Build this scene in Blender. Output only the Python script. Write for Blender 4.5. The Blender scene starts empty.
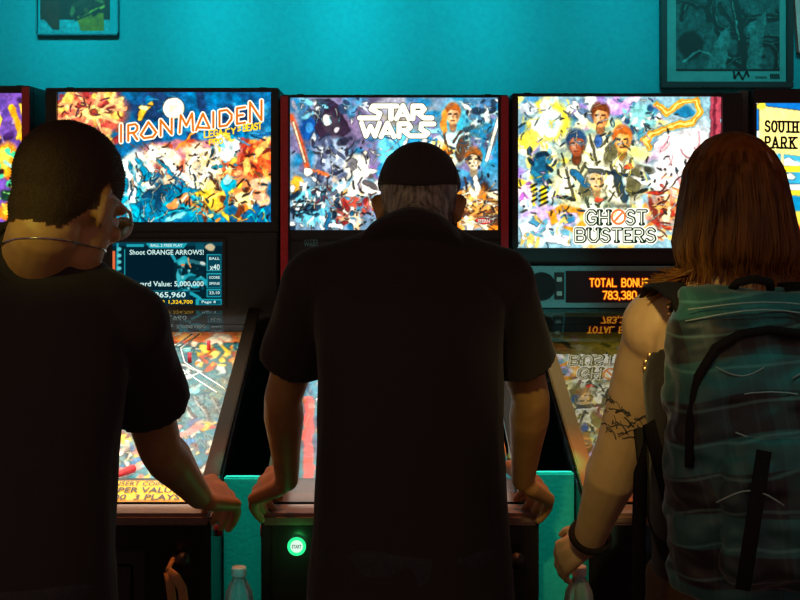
import bpy, bmesh, math, random
import numpy as np
from mathutils import Vector, Matrix, noise as mnoise
PI = math.pi
scn = bpy.context.scene
COL = scn.collection
rnd = random.Random(7)

# ------------------------------------------------------------------ camera model
F, VX, VY, CH = 1280.0, 383.0, 187.0, 1.61
def at(px, py, d):
    return Vector(((px - VX) / F * d, d, CH - (py - VY) / F * d))
def V(*a): return Vector(a)
def R(d): return math.radians(d)

# ------------------------------------------------------------------ colour / materials
def lin(c):
    c = c / 255.0
    return c / 12.92 if c <= 0.04045 else ((c + 0.055) / 1.055) ** 2.4
def rgb(r, g, b): return (lin(r), lin(g), lin(b), 1.0)

def new_mat(name):
    m = bpy.data.materials.new(name); m.use_nodes = True
    nt = m.node_tree; nt.nodes.clear()
    out = nt.nodes.new('ShaderNodeOutputMaterial')
    return m, nt, out
def pmat(name, c1, c2=None, rough=0.5, metal=0.0, scale=20, sheen=0.0, bump=0.0, spec=0.5, stretch=(1, 1, 1), detail=3, coat=0.0, trans=0.0, lo=0.35, hi=0.65):
    m, nt, out = new_mat(name)
    b = nt.nodes.new('ShaderNodeBsdfPrincipled')
    nt.links.new(b.outputs[0], out.inputs[0])
    b.inputs['Roughness'].default_value = rough
    b.inputs['Metallic'].default_value = metal
    b.inputs['Specular IOR Level'].default_value = spec
    b.inputs['Sheen Weight'].default_value = sheen
    b.inputs['Sheen Roughness'].default_value = 0.4
    b.inputs['Coat Weight'].default_value = coat
    b.inputs['Transmission Weight'].default_value = trans
    tc = nt.nodes.new('ShaderNodeTexCoord'); mp = nt.nodes.new('ShaderNodeMapping')
    mp.inputs['Scale'].default_value = stretch
    n = nt.nodes.new('ShaderNodeTexNoise'); n.inputs['Scale'].default_value = scale; n.inputs['Detail'].default_value = detail
    nt.links.new(tc.outputs['Object'], mp.inputs[0]); nt.links.new(mp.outputs[0], n.inputs['Vector'])
    r = nt.nodes.new('ShaderNodeValToRGB')
    r.color_ramp.elements[0].position = lo; r.color_ramp.elements[1].position = hi
    r.color_ramp.elements[0].color = c1; r.color_ramp.elements[1].color = c2 or tuple(min(1, x * 1.25) for x in c1[:3]) + (1,)
    nt.links.new(n.outputs['Fac'], r.inputs[0]); nt.links.new(r.outputs[0], b.inputs['Base Color'])
    if bump:
        bp = nt.nodes.new('ShaderNodeBump'); bp.inputs['Strength'].default_value = bump; bp.inputs['Distance'].default_value = 0.01
        nt.links.new(n.outputs['Fac'], bp.inputs['Height']); nt.links.new(bp.outputs[0], b.inputs['Normal'])
    return m
def emat(name, col, s=1.0):
    m, nt, out = new_mat(name)
    e = nt.nodes.new('ShaderNodeEmission'); e.inputs[0].default_value = col; e.inputs[1].default_value = s
    nt.links.new(e.outputs[0], out.inputs[0]); return m
def art_emit(name, s):
    m, nt, out = new_mat(name)
    a = nt.nodes.new('ShaderNodeAttribute'); a.attribute_name = 'art'
    e = nt.nodes.new('ShaderNodeEmission'); e.inputs[1].default_value = s
    nt.links.new(a.outputs['Color'], e.inputs[0]); nt.links.new(e.outputs[0], out.inputs[0]); return m
def art_print(name, rough=0.35):
    m, nt, out = new_mat(name)
    a = nt.nodes.new('ShaderNodeAttribute'); a.attribute_name = 'art'
    b = nt.nodes.new('ShaderNodeBsdfPrincipled'); b.inputs['Roughness'].default_value = rough
    nt.links.new(a.outputs['Color'], b.inputs['Base Color']); nt.links.new(b.outputs[0], out.inputs[0]); return m
def pane_mat(name, ior, tint=(1, 1, 1, 1)):
    m, nt, out = new_mat(name)
    t = nt.nodes.new('ShaderNodeBsdfTransparent'); t.inputs[0].default_value = tint
    g = nt.nodes.new('ShaderNodeBsdfGlossy'); g.inputs['Roughness'].default_value = 0.015
    f = nt.nodes.new('ShaderNodeFresnel'); f.inputs[0].default_value = ior
    x = nt.nodes.new('ShaderNodeMixShader')
    nt.links.new(f.outputs[0], x.inputs[0]); nt.links.new(t.outputs[0], x.inputs[1]); nt.links.new(g.outputs[0], x.inputs[2])
    nt.links.new(x.outputs[0], out.inputs[0]); return m

# ------------------------------------------------------------------ mesh builder
class MB:
    def __init__(s): s.v = []; s.f = []
    def add(s, vs, fs):
        o = len(s.v); s.v += [tuple(p) for p in vs]; s.f += [tuple(i + o for i in f) for f in fs]; return s
    def box(s, lo, hi, M=None):
        x0, y0, z0 = lo; x1, y1, z1 = hi
        vs = [V(x, y, z) for x in (x0, x1) for y in (y0, y1) for z in (z0, z1)]
        if M is not None: vs = [M @ p for p in vs]
        return s.add(vs, [(0, 1, 3, 2), (4, 6, 7, 5), (0, 4, 5, 1), (2, 3, 7, 6), (0, 2, 6, 4), (1, 5, 7, 3)])
    def prism(s, prof, x0, x1):
        n = len(prof)
        vs = [V(x0, y, z) for y, z in prof] + [V(x1, y, z) for y, z in prof]
        fs = [tuple(range(n))[::-1], tuple(range(n, 2 * n))] + [(i, (i + 1) % n, n + (i + 1) % n, n + i) for i in range(n)]
        return s.add(vs, fs)
    def loft(s, rings, cap=True):
        n = len(rings[0]); vs = [p for r in rings for p in r]; fs = []
        for k in range(len(rings) - 1):
            for i in range(n):
                fs.append((k * n + i, k * n + (i + 1) % n, (k + 1) * n + (i + 1) % n, (k + 1) * n + i))
        if cap: fs += [tuple(range(n))[::-1], tuple(range((len(rings) - 1) * n, len(rings) * n))]
        return s.add(vs, fs)
    def tube(s, pts, rad, n=10, cap=True, round_end=False, squash=1.0, up=None, closed=False):
        pts = [Vector(p) for p in pts]
        if not hasattr(rad, '__len__'): rad = [rad] * len(pts)
        rings = []; pu = None
        for i, p in enumerate(pts):
            if closed: t = pts[(i + 1) % len(pts)] - pts[i - 1]
            else: t = pts[min(i + 1, len(pts) - 1)] - pts[max(i - 1, 0)]
            t.normalize()
            u = pu if pu is not None else (Vector(up) if up is not None else (V(0, 0, 1) if abs(t.z) < 0.9 else V(0, 1, 0)))
            u = u - t * u.dot(t)
            if u.length < 1e-6: u = t.orthogonal()
            u.normalize(); pu = u; w = t.cross(u)
            def ring(c, r): return [c + (u * math.cos(a) * squash + w * math.sin(a)) * r for a in [2 * PI * k / n for k in range(n)]]
            if round_end and i == 0 and not closed:
                for k in (0.15, 0.5, 0.8): rings.append(ring(p - t * rad[0] * math.cos(k * PI / 2), rad[0] * math.sin(k * PI / 2)))
            rings.append(ring(p, rad[i]))
            if round_end and i == len(pts) - 1 and not closed:
                for k in (0.8, 0.5, 0.15): rings.append(ring(p + t * rad[-1] * math.cos(k * PI / 2), rad[-1] * math.sin(k * PI / 2)))
        if closed: rings.append(rings[0])
        return s.loft(rings, cap and not closed)
    def ell(s, c, r, M=None, nu=20, nv=12):
        c = Vector(c); rings = []
        for j in range(1, nv):
            th = PI * j / nv
            rg = []
            for i in range(nu):
                ph = 2 * PI * i / nu
                p = V(r[0] * math.sin(th) * math.cos(ph), r[1] * math.sin(th) * math.sin(ph), -r[2] * math.cos(th))
                rg.append(c + (M @ p if M is not None else p))
            rings.append(rg)
        return s.loft(rings)
    def cyl(s, p0, p1, r0, r1=None, n=20): return s.tube([p0, p1], [r0, r0 if r1 is None else r1], n)
    def lathe(s, c, prof, n=24):
        c = Vector(c)
        return s.loft([[c + V(r * math.cos(2 * PI * i / n), r * math.sin(2 * PI * i / n), z) for i in range(n)] for r, z in prof])
    def mesh(s, name, off=None):
        me = bpy.data.meshes.new(name)
        vs = s.v if off is None else [(a - off[0], b - off[1], c - off[2]) for a, b, c in s.v]
        me.from_pydata(vs, [], s.f); me.update()
        bm = bmesh.new(); bm.from_mesh(me); bmesh.ops.recalc_face_normals(bm, faces=bm.faces); bm.to_mesh(me); bm.free()
        return me
    def build(s, name, mat, parent=None, smooth=False, off=None, bevel=0, loc=None):
        me = s.mesh(name, off)
        o = bpy.data.objects.new(name, me); COL.objects.link(o)
        if bevel:
            bm = bmesh.new(); bm.from_mesh(me)
            bmesh.ops.bevel(bm, geom=[e for e in bm.edges if e.is_manifold and e.calc_face_angle(0) > 0.6], offset=bevel, segments=2, affect='EDGES', clamp_overlap=True)
            bm.to_mesh(me); bm.free()
        if smooth: me.polygons.foreach_set('use_smooth', [True] * len(me.polygons))
        me.materials.append(mat)
        if parent is not None: o.parent = parent
        if loc is not None: o.location = loc
        return o
    def solid(s, name, mat, voxel, smooth, parent=None, off=None, wrinkle=None):
        """fuse the overlapping volumes into one continuous skin"""
        me = s.mesh(name, off)
        t = bpy.data.objects.new(name, me); COL.objects.link(t)
        r = t.modifiers.new('r', 'REMESH'); r.mode = 'VOXEL'; r.voxel_size = voxel; r.adaptivity = 0
        if smooth:
            q = t.modifiers.new('s', 'SMOOTH'); q.factor = 0.5; q.iterations = smooth
        dg = bpy.context.evaluated_depsgraph_get(); dg.update()
        nm = bpy.data.meshes.new_from_object(t.evaluated_get(dg))
        bpy.data.objects.remove(t); bpy.data.meshes.remove(me)
        nm.name = name
        if wrinkle:
            for v in nm.vertices: v.co = v.co + v.normal * wrinkle(v.co)
        nm.polygons.foreach_set('use_smooth', [True] * len(nm.polygons))
        nm.materials.clear(); nm.materials.append(mat)
        o = bpy.data.objects.new(name, nm); COL.objects.link(o)
        if parent is not None: o.parent = parent
        return o

def tag(o, label=None, cat=None, group=None, kind=None):
    if label: o['label'] = label
    if cat: o['category'] = cat
    if group: o['group'] = group
    if kind: o['kind'] = kind
    return o
def empty(name, loc):
    o = bpy.data.objects.new(name, None); COL.objects.link(o); o.location = loc; o.empty_display_size = 0.1; return o

# ------------------------------------------------------------------ lettering
def text_mesh(body, size, bold=0.0, shear=0.0):
    cu = bpy.data.curves.new('t', 'FONT'); cu.body = body; cu.size = size; cu.offset = bold; cu.shear = shear; cu.resolution_u = 2
    o = bpy.data.objects.new('t', cu); COL.objects.link(o)
    dg = bpy.context.evaluated_depsgraph_get(); dg.update()
    me = o.evaluated_get(dg).to_mesh()
    vs = [tuple(v.co) for v in me.vertices]; fs = [tuple(p.vertices) for p in me.polygons]
    o.evaluated_get(dg).to_mesh_clear(); bpy.data.objects.remove(o); bpy.data.curves.remove(cu)
    return vs, fs
def fit_text(mb, body, x0, x1, y0, y1, plane, bold=0.0):
    """print a line of text into the photo-plane rectangle x0..x1, y0(top)..y1(bottom)"""
    vs, fs = text_mesh(body, 1.0, bold)
    if not vs: return
    a = np.array(vs); mn = a.min(0); mx = a.max(0)
    out = []
    for p in vs:
        u = (p[0] - mn[0]) / max(1e-6, mx[0] - mn[0]); w = (p[1] - mn[1]) / max(1e-6, mx[1] - mn[1])
        out.append(plane(x0 + u * (x1 - x0), y1 - w * (y1 - y0)))
    mb.add(out, fs)
def ribbon(mb, pts, w, fn):
    """flat stroke (pixel-free 2-D coordinates go through fn to 3-D), square joins rounded with discs"""
    for (a, b) in zip(pts[:-1], pts[1:]):
        a = np.array(a, float); b = np.array(b, float); d = b - a; L = np.hypot(*d)
        if L < 1e-6: continue
        n = np.array((-d[1], d[0])) / L * w / 2
        mb.add([fn(*(a + n)), fn(*(b + n)), fn(*(b - n)), fn(*(a - n))], [(0, 1, 2, 3)])
    for p in pts:
        mb.add([fn(p[0] + math.cos(k * PI / 4) * w / 2 * 1.02, p[1] + math.sin(k * PI / 4) * w / 2 * 1.02) for k in range(8)], [tuple(range(8))])
# letter strokes on a unit box, y up
L = {
 'A': [[(0, 0), (.5, 1), (1, 0)], [(.22, .32), (.78, .32)]],
 'B': [[(0, 0), (0, 1), (.7, 1), (.9, .85), (.9, .65), (.7, .52), (0, .52)], [(.7, .52), (1, .38), (1, .15), (.75, 0), (0, 0)]],
 'D': [[(0, 0), (0, 1), (.6, 1), (1, .65), (1, .35), (.6, 0), (0, 0)]],
 'E': [[(1, 1), (0, 1), (0, 0), (1, 0)], [(0, .52), (.75, .52)]],
 'G': [[(.95, .8), (.7, 1), (.3, 1), (0, .7), (0, .3), (.3, 0), (.7, 0), (1, .2), (1, .45), (.6, .45)]],
 'H': [[(0, 0), (0, 1)], [(1, 0), (1, 1)], [(0, .5), (1, .5)]],
 'I': [[(.5, 0), (.5, 1)]],
 'K': [[(0, 0), (0, 1)], [(1, 1), (0, .45)], [(.3, .6), (1, 0)]],
 'L': [[(0, 1), (0, 0), (1, 0)]],
 'M': [[(0, 0), (.08, 1), (.5, .35), (.92, 1), (1, 0)]],
 'N': [[(0, 0), (0, 1), (1, 0), (1, 1)]],
 'O': [[(.3, 1), (.7, 1), (1, .7), (1, .3), (.7, 0), (.3, 0), (0, .3), (0, .7), (.3, 1)]],
 'P': [[(0, 0), (0, 1), (.75, 1), (1, .85), (1, .62), (.75, .47), (0, .47)]],
 'R': [[(0, 0), (0, 1), (.75, 1), (1, .85), (1, .62), (.75, .47), (0, .47)], [(.5, .47), (1, 0)]],
 'S': [[(.95, .85), (.7, 1), (.3, 1), (.03, .82), (.1, .6), (.9, .42), (1, .18), (.7, 0), (.3, 0), (0, .15)]],
 'T': [[(0, 1), (1, 1)], [(.5, 1), (.5, 0)]],
 'U': [[(0, 1), (0, .25), (.3, 0), (.7, 0), (1, .25), (1, 1)]],
 'W': [[(0, 1), (.22, 0), (.5, .75), (.78, 0), (1, 1)]],
 'o': [[(.5, 1), (1, .25), (.78, 0), (.22, 0), (0, .25), (.5, 1)]],           # pointed O
 'a': [[(0, 0), (.5, 1), (1, 0), (.12, .16)]],
 '7': [[(0, 1), (1, 1), (.35, 0)]],
 '8': [[(.5, .53), (.1, .65), (.1, .9), (.4, 1), (.6, 1), (.9, .9), (.9, .65), (.5, .53), (0, .35), (0, .12), (.3, 0), (.7, 0), (1, .12), (1, .35), (.5, .53)]],
 '3': [[(0, .9), (.3, 1), (.7, 1), (.95, .85), (.9, .62), (.5, .52), (1, .4), (1, .12), (.7, 0), (.3, 0), (0, .1)]],
 '0': [[(.3, 1), (.7, 1), (1, .8), (1, .2), (.7, 0), (.3, 0), (0, .2), (0, .8), (.3, 1)]],
 ',': [[(.5, .1), (.3, -.15)]],
}
SERIF = {'P': [(0, 0)], 'R': [(0, 0), (1, 0)], 'A': [(0, 0), (1, 0)], 'K': [(0, 0), (0, 1), (1, 0), (1, 1)], 'H': [(0, 0), (0, 1), (1, 0), (1, 1)], 'T': [(.5, 0)], 'U': [(0, 1), (1, 1)]}
def letter(mb, ch, x, y, w, h, sw, fn, shear=0.0, slope=0.0, serif=0.0):
    """x,y = lower-left corner in photo-plane coordinates (y down)"""
    for st in L[ch]:
        ribbon(mb, [(x + a * w + b * h * shear, y - b * h + slope * a * w) for a, b in st], sw, fn)
    if serif:
        for a, b in SERIF.get(ch, []):
            ribbon(mb, [(x + a * w - serif, y - b * h), (x + a * w + serif, y - b * h)], sw, fn)
def word(mb, s, x0, x1, y, h, sw, fn, gap=0.28, slope=0.0, serif=0.0, widths=None):
    ws = [(.35 if c in 'I,' else .6 if c == ' ' else 1.0) for c in s]
    tot = sum(ws) + gap * (len(s) - 1); u = (x1 - x0) / tot; x = x0
    for c, w in zip(s, ws):
        if c != ' ': letter(mb, c, x, y + slope * (x - x0), w * u, h, sw, fn, slope=slope, serif=serif)
        x += (w + gap) * u

# ------------------------------------------------------------------ printed art (painted into colour attributes)
def vnoise(X, Y, s, seed):
    rs = np.random.RandomState(seed); g = rs.rand(64, 64)
    x = X / s + seed * 1.7; y = Y / s + seed * 2.3
    xi = np.floor(x).astype(int); yi = np.floor(y).astype(int); fx = x - xi; fy = y - yi
    fx = fx * fx * (3 - 2 * fx); fy = fy * fy * (3 - 2 * fy)
    def G(a, b): return g[a % 64, b % 64]
    return (G(yi, xi) * (1 - fx) + G(yi, xi + 1) * fx) * (1 - fy) + (G(yi + 1, xi) * (1 - fx) + G(yi + 1, xi + 1) * fx) * fy
class Art:
    def __init__(s, x0, y0, x1, y1, bg, res=1.5, seed=1):
        s.r = (x0, y0, x1, y1); s.nx = int((x1 - x0) * res) + 1; s.ny = int((y1 - y0) * res) + 1
        xs = np.linspace(x0, x1, s.nx); ys = np.linspace(y0, y1, s.ny)
        s.X, s.Y = np.meshgrid(xs, ys); s.rs = np.random.RandomState(seed); s.seed = seed
        s.c = np.zeros((s.ny, s.nx, 3)) + np.array(bg, float)
        s.WX = s.X + (vnoise(s.X, s.Y, 7, seed) - .5) * 3 + (vnoise(s.X, s.Y, 2.6, seed + 3) - .5) * 1.0
        s.WY = s.Y + (vnoise(s.X, s.Y, 7, seed + 1) - .5) * 3 + (vnoise(s.X, s.Y, 2.6, seed + 4) - .5) * 1.0
    def mix(s, m, col): s.c += (np.array(col, float) - s.c) * np.clip(m, 0, 1)[..., None]
    def ell(s, cx, cy, rx, ry, col, rot=0, soft=.25, crisp=False):
        X, Y = (s.X, s.Y) if crisp else (s.WX, s.WY)
        a = R(rot); dx = X - cx; dy = Y - cy
        u = (dx * math.cos(a) + dy * math.sin(a)) / rx; w = (-dx * math.sin(a) + dy * math.cos(a)) / ry
        s.mix((1 - np.sqrt(u * u + w * w)) / soft, col)
    def line(s, pts, w, col, soft=.35, crisp=False):
        X, Y = (s.X, s.Y) if crisp else (s.WX, s.WY); D = np.full(X.shape, 1e9)
        for (a, b) in zip(pts[:-1], pts[1:]):
            dx, dy = b[0] - a[0], b[1] - a[1]; l2 = dx * dx + dy * dy + 1e-9
            t = np.clip(((X - a[0]) * dx + (Y - a[1]) * dy) / l2, 0, 1)
            D = np.minimum(D, np.hypot(X - a[0] - t * dx, Y - a[1] - t * dy))
        s.mix((1 - D / (w / 2)) / soft, col)
    def poly(s, pts, col, crisp=False):
        X, Y = (s.X, s.Y) if crisp else (s.WX, s.WY); ins = np.zeros(X.shape, bool)
        for i in range(len(pts)):
            (xa, ya), (xb, yb) = pts[i], pts[i - 1]
            if ya == yb: continue
            ins ^= ((ya > Y) != (yb > Y)) & (X < (xb - xa) * (Y - ya) / (yb - ya) + xa)
        s.mix(ins.astype(float), col)
    def rect(s, x0, y0, x1, y1, col): s.poly([(x0, y0), (x1, y0), (x1, y1), (x0, y1)], col, True)
    def splat(s, n, box, cols, r=(1, 3), ar=2.5, tall=None):
        for _ in range(n):
            x = s.rs.uniform(box[0], box[2]); y = s.rs.uniform(box[1], box[3]); q = s.rs.uniform(*r)
            if tall or getattr(s, 'tall', 0): s.ell(x, y, q * s.rs.uniform(.5, 1.3), q * s.rs.uniform(.8, 3.6), cols[s.rs.randint(len(cols))], s.rs.uniform(-30, 30), .4)
            else: s.ell(x, y, q * s.rs.uniform(1, ar), q, cols[s.rs.randint(len(cols))], s.rs.uniform(0, 180), .4)
    def figure(s, x, y, h, skin, hair, coat, dark, w=1.0):
        """a plain painted half-figure: torso, collar, shaded side, neck, face, hair"""
        k = np.array; sk = k(skin, float); co = k(coat, float); hi = k((255, 250, 225), float)
        s.ell(x, y + h * .98, h * .60 * w, h * .60, co * .55); s.ell(x - h * .03, y + h * .98, h * .55 * w, h * .56, co)
        s.ell(x - h * .2 * w, y + h * .9, h * .16 * w, h * .34, co * .4 + hi * .6, 12); s.ell(x + h * .26 * w, y + h * 1.0, h * .18 * w, h * .42, k(dark, float), 10)
        s.line([(x - h * .26 * w, y + h * .5), (x - h * .06, y + h * 1.3)], h * .07, dark); s.line([(x + h * .22 * w, y + h * .48), (x + h * .02, y + h * .8)], h * .06, dark)
        s.ell(x, y + h * .36, h * .12, h * .18, sk * .6, crisp=True)
        s.ell(x, y - h * .04, h * .26, h * .30, hair, crisp=True); s.ell(x + h * .01, y + h * .08, h * .20, h * .27, sk, crisp=True)
        s.ell(x - h * .05, y + h * .06, h * .10, h * .2, sk * .55 + hi * .45, soft=.9, crisp=True); s.ell(x + h * .13, y + h * .1, h * .06, h * .2, sk * .55, soft=.9, crisp=True)
        s.line([(x - h * .19, y - h * .05), (x - h * .08, y - h * .16), (x + h * .17, y - h * .1)], h * .09, hair, crisp=True); s.line([(x - h * .14, y - h * .18), (x + h * .02, y - h * .25)], h * .04, k(hair, float) * .5 + hi * .5, .9, True)
        for e in (-.085, .075): s.line([(x + h * e - h * .035, y + h * .025), (x + h * e + h * .035, y + h * .02)], h * .035, (45, 25, 20), .6, True)
        s.line([(x, y + h * .06), (x + h * .015, y + h * .14)], h * .03, sk * .65, .9, True); s.line([(x - h * .05, y + h * .21), (x + h * .05, y + h * .205)], h * .032, (110, 40, 30), .8, True)
    def strokes(s, n, box, cols, ln=(4, 9), w=(.8, 1.8), ang=(0, 180), bend=1.0):
        for _ in range(n):
            x = s.rs.uniform(box[0], box[2]); y = s.rs.uniform(box[1], box[3]); t = R(s.rs.uniform(*ang)); p = [(x, y)]; q = s.rs.uniform(*ln) / 3; b = s.rs.uniform(-bend, bend) * .5
            for j in range(3): p.append((p[-1][0] + q * math.cos(t), p[-1][1] + q * math.sin(t))); t += b
            s.line(p, s.rs.uniform(*w), cols[s.rs.randint(len(cols))], .6, True)
    def grain(s, amt=18, hi=.5):
        lum = s.c.mean(2); gy, gx = np.gradient(lum); e = np.clip((np.hypot(gx, gy) - 14) / 40, 0, 1)
        s.c *= (1 - .55 * e)[..., None]
        n = (vnoise(s.X, s.Y, 4, s.seed + 9) - .5) * 2 + (vnoise(s.X, s.Y, 1.5, s.seed + 11) - .5) * 1.6
        s.c *= (1 + n * amt / 100)[..., None]; s.c = np.clip(s.c, 0, 255)
    def build(s, name, mat, plane, parent=None):
        c = s.c; k = np.pad(c, ((1, 1), (1, 1), (0, 0)), 'edge')
        c = (k[1:-1, 1:-1] * 4 + k[:-2, 1:-1] + k[2:, 1:-1] + k[1:-1, :-2] + k[1:-1, 2:]) / 8
        c = np.clip(c, 0, 255) / 255; c = np.where(c <= .04045, c / 12.92, ((c + .055) / 1.055) ** 2.4)
        me = bpy.data.meshes.new(name)
        vs = [tuple(plane(x, y)) for x, y in zip(s.X.ravel().tolist(), s.Y.ravel().tolist())]
        nx, ny = s.nx, s.ny; i = np.arange(nx * ny).reshape(ny, nx)
        q = np.stack([i[1:, :-1], i[1:, 1:], i[:-1, 1:], i[:-1, :-1]], -1).reshape(-1, 4)
        me.from_pydata(vs, [], q.tolist()); me.update()
        at_ = me.color_attributes.new('art', 'FLOAT_COLOR', 'POINT')
        at_.data.foreach_set('color', np.concatenate([c.reshape(-1, 3), np.ones((nx * ny, 1))], 1).astype(np.float32).ravel())
        me.materials.append(mat)
        o = bpy.data.objects.new(name, me); COL.objects.link(o)
        if parent is not None: o.parent = parent
        return o

# ------------------------------------------------------------------ materials
M = {}
M['wall'] = pmat('teal_wall_paint', (0.010, 0.34, 0.40, 1), (0.012, 0.38, 0.44, 1), .75, scale=60, bump=.03)
M['partition'] = pmat('green_teal_board', (0.010, 0.36, 0.32, 1), (0.012, 0.42, 0.37, 1), .7, scale=90, bump=.05)
M['floor'] = pmat('dark_carpet', (0.03, 0.022, 0.025, 1), (0.05, 0.03, 0.035, 1), .95, scale=180, bump=.3)
M['ceil'] = pmat('dark_ceiling', (0.02, 0.02, 0.022, 1), None, .9, scale=30)
M['black'] = pmat('black_laminate', (0.016, 0.013, 0.013, 1), (0.022, 0.017, 0.017, 1), .5, scale=40)
M['gloss'] = pmat('black_gloss_side', (0.014, 0.012, 0.012, 1), (0.03, 0.026, 0.022, 1), .22, scale=6, stretch=(1, 1, .3))
M['sideart'] = pmat('blue_black_side_art', (0.008, 0.008, 0.010, 1), (0.05, 0.12, 0.16, 1), .25, scale=9, stretch=(1, 2, .5), lo=.5, hi=.75)
M['powder'] = pmat('black_powder_coat', (0.010, 0.008, 0.008, 1), (0.015, 0.012, 0.011, 1), .55, metal=.0, scale=300, bump=.1)
M['rail'] = pmat('brushed_rail_steel', (0.11, 0.085, 0.065, 1), (0.15, 0.115, 0.09, 1), .38, metal=.9, scale=80, stretch=(8, 1, 1))
M['raillit'] = pmat('gold_lit_rail', (0.42, 0.24, 0.05, 1), (0.48, 0.29, 0.07, 1), .4, metal=.7, scale=80, stretch=(8, 1, 1))  # steel rail, the backglass light on it put into the gold colour
M['lock'] = pmat('lockdown_steel', (0.26, 0.17, 0.13, 1), (0.33, 0.22, 0.17, 1), .42, metal=.6, scale=50, stretch=(1, 10, 1))
M['red'] = pmat('red_trim', (0.50, 0.010, 0.020, 1), (0.58, 0.016, 0.026, 1), .4, scale=90)
M['greytrim'] = pmat('grey_brown_trim', (0.15, 0.11, 0.10, 1), (0.19, 0.14, 0.12, 1), .6, scale=50)
M['panelgrey'] = pmat('grey_speaker_panel', (0.20, 0.36, 0.37, 1), (0.25, 0.42, 0.43, 1), .45, scale=70)
M['grille'] = pmat('speaker_grille', (0.012, 0.01, 0.01, 1), None, .7, scale=400, bump=.4)
M['whiteplastic'] = pmat('white_plastic', (0.55, 0.53, 0.48, 1), None, .4, scale=60)
M['chrome'] = pmat('chrome', (0.6, 0.6, 0.6, 1), None, .15, metal=1, scale=10)
M['glass'] = pane_mat('playfield_glass', 1.7)
M['glassgb'] = pane_mat('playfield_glass_new', 3.1)
M['clear'] = pane_mat('clear_plastic', 1.5, (.80, .97, .95, 1))
def frosted(m, f):
    nt = m.node_tree; out = [n for n in nt.nodes if n.type == 'OUTPUT_MATERIAL'][0]; src = out.inputs[0].links[0].from_socket
    d = nt.nodes.new('ShaderNodeBsdfDiffuse'); d.inputs[0].default_value = (.8, .9, .88, 1); x = nt.nodes.new('ShaderNodeMixShader'); x.inputs[0].default_value = f
    nt.links.new(src, x.inputs[1]); nt.links.new(d.outputs[0], x.inputs[2]); nt.links.new(x.outputs[0], out.inputs[0])
M['bottle'] = pane_mat('bottle_plastic', 1.5, (.85, .97, .95, 1)); frosted(M['bottle'], .16)
M['water'] = pmat('water', (0.7, 0.9, 0.9, 1), None, .05, trans=.9, scale=5)
M['translite'] = art_emit('lit_translite', 1.75)
M['screen'] = art_emit('lit_screen', 1.0)
M['print'] = art_print('printed_playfield')
M['paper'] = art_print('printed_paper', .5)
M['skin'] = pmat('skin_warm', (0.42, 0.22, 0.075, 1), (0.50, 0.28, 0.10, 1), .5, scale=25, bump=.05)
M['skinpale'] = pmat('skin_pale', (0.52, 0.33, 0.17, 1), (0.58, 0.38, 0.21, 1), .5, scale=25, bump=.05)
M['tee'] = pmat('black_cotton', (0.016, 0.011, 0.012, 1), (0.020, 0.014, 0.015, 1), .9, scale=250, sheen=.12, bump=.15)
M['capm'] = pmat('black_twill', (0.026, 0.021, 0.018, 1), (0.034, 0.027, 0.022, 1), .9, scale=300, sheen=.10, bump=.15)
M['hairdark'] = pmat('dark_short_hair', (0.022, 0.014, 0.008, 1), (0.045, 0.03, 0.015, 1), .75, scale=260, bump=.5)
M['hairgrey'] = pmat('grey_short_hair', (0.10, 0.09, 0.07, 1), (0.42, 0.39, 0.31, 1), .6, scale=120, stretch=(1, 1, .12), bump=.4)
M['hairlong'] = pmat('auburn_hair', (0.07, 0.034, 0.008, 1), (0.36, 0.19, 0.04, 1), .42, scale=70, stretch=(1, 1, .05), bump=.5, detail=5)
def hair_translucent(m, col, f):
    nt = m.node_tree; out = [n for n in nt.nodes if n.type == 'OUTPUT_MATERIAL'][0]; b = [n for n in nt.nodes if n.type == 'BSDF_PRINCIPLED'][0]
    t = nt.nodes.new('ShaderNodeBsdfTranslucent'); t.inputs[0].default_value = col; x = nt.nodes.new('ShaderNodeMixShader'); x.inputs[0].default_value = f
    nt.links.new(b.outputs[0], x.inputs[1]); nt.links.new(t.outputs[0], x.inputs[2]); nt.links.new(x.outputs[0], out.inputs[0])
hair_translucent(M['hairlong'], (.85, .45, .10, 1), .55); hair_translucent(M['hairdark'], (.5, .22, .06, 1), .3)
M['jeans'] = pmat('dark_denim', (0.02, 0.02, 0.03, 1), (0.03, 0.03, 0.04, 1), .9, scale=200, bump=.2)
M['brownpants'] = pmat('brown_canvas', (0.07, 0.035, 0.012, 1), (0.09, 0.05, 0.018, 1), .9, scale=200, bump=.2)
M['shoe'] = pmat('dark_shoe', (0.02, 0.02, 0.02, 1), None, .6)
M['eye'] = pmat('eye_white', (0.7, 0.68, 0.62, 1), None, .2)
M['frame'] = pmat('black_picture_frame', (0.016, 0.013, 0.014, 1), None, .5, scale=40)
M['strap'] = pmat('black_webbing', (0.010, 0.008, 0.008, 1), (0.014, 0.011, 0.011, 1), .9, spec=.15, scale=300, bump=.3)
M['stud'] = pmat('brass_stud', (0.75, 0.5, 0.22, 1), None, .3, metal=.9)
M['tattoo'] = pmat('tattoo_ink', (0.03, 0.03, 0.025, 1), (0.06, 0.05, 0.04, 1), .6, scale=90)
M['piping'] = pmat('pale_piping', (0.25, 0.33, 0.31, 1), None, .5, scale=50)

# ------------------------------------------------------------------ room
def struct(name, lo, hi, mat):
    o = MB().box(lo, hi).build(name, mat); tag(o, kind='structure'); return o
WY = 4.56
struct('wall_back', (-4, WY, 0), (4, WY + .1, 3.2), M['wall'])
struct('floor', (-4, -1.5, -.1), (4, WY + .1, 0), M['floor'])
struct('ceiling', (-4, 1.0, 3.2), (4, WY + .1, 3.3), M['ceil'])

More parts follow.
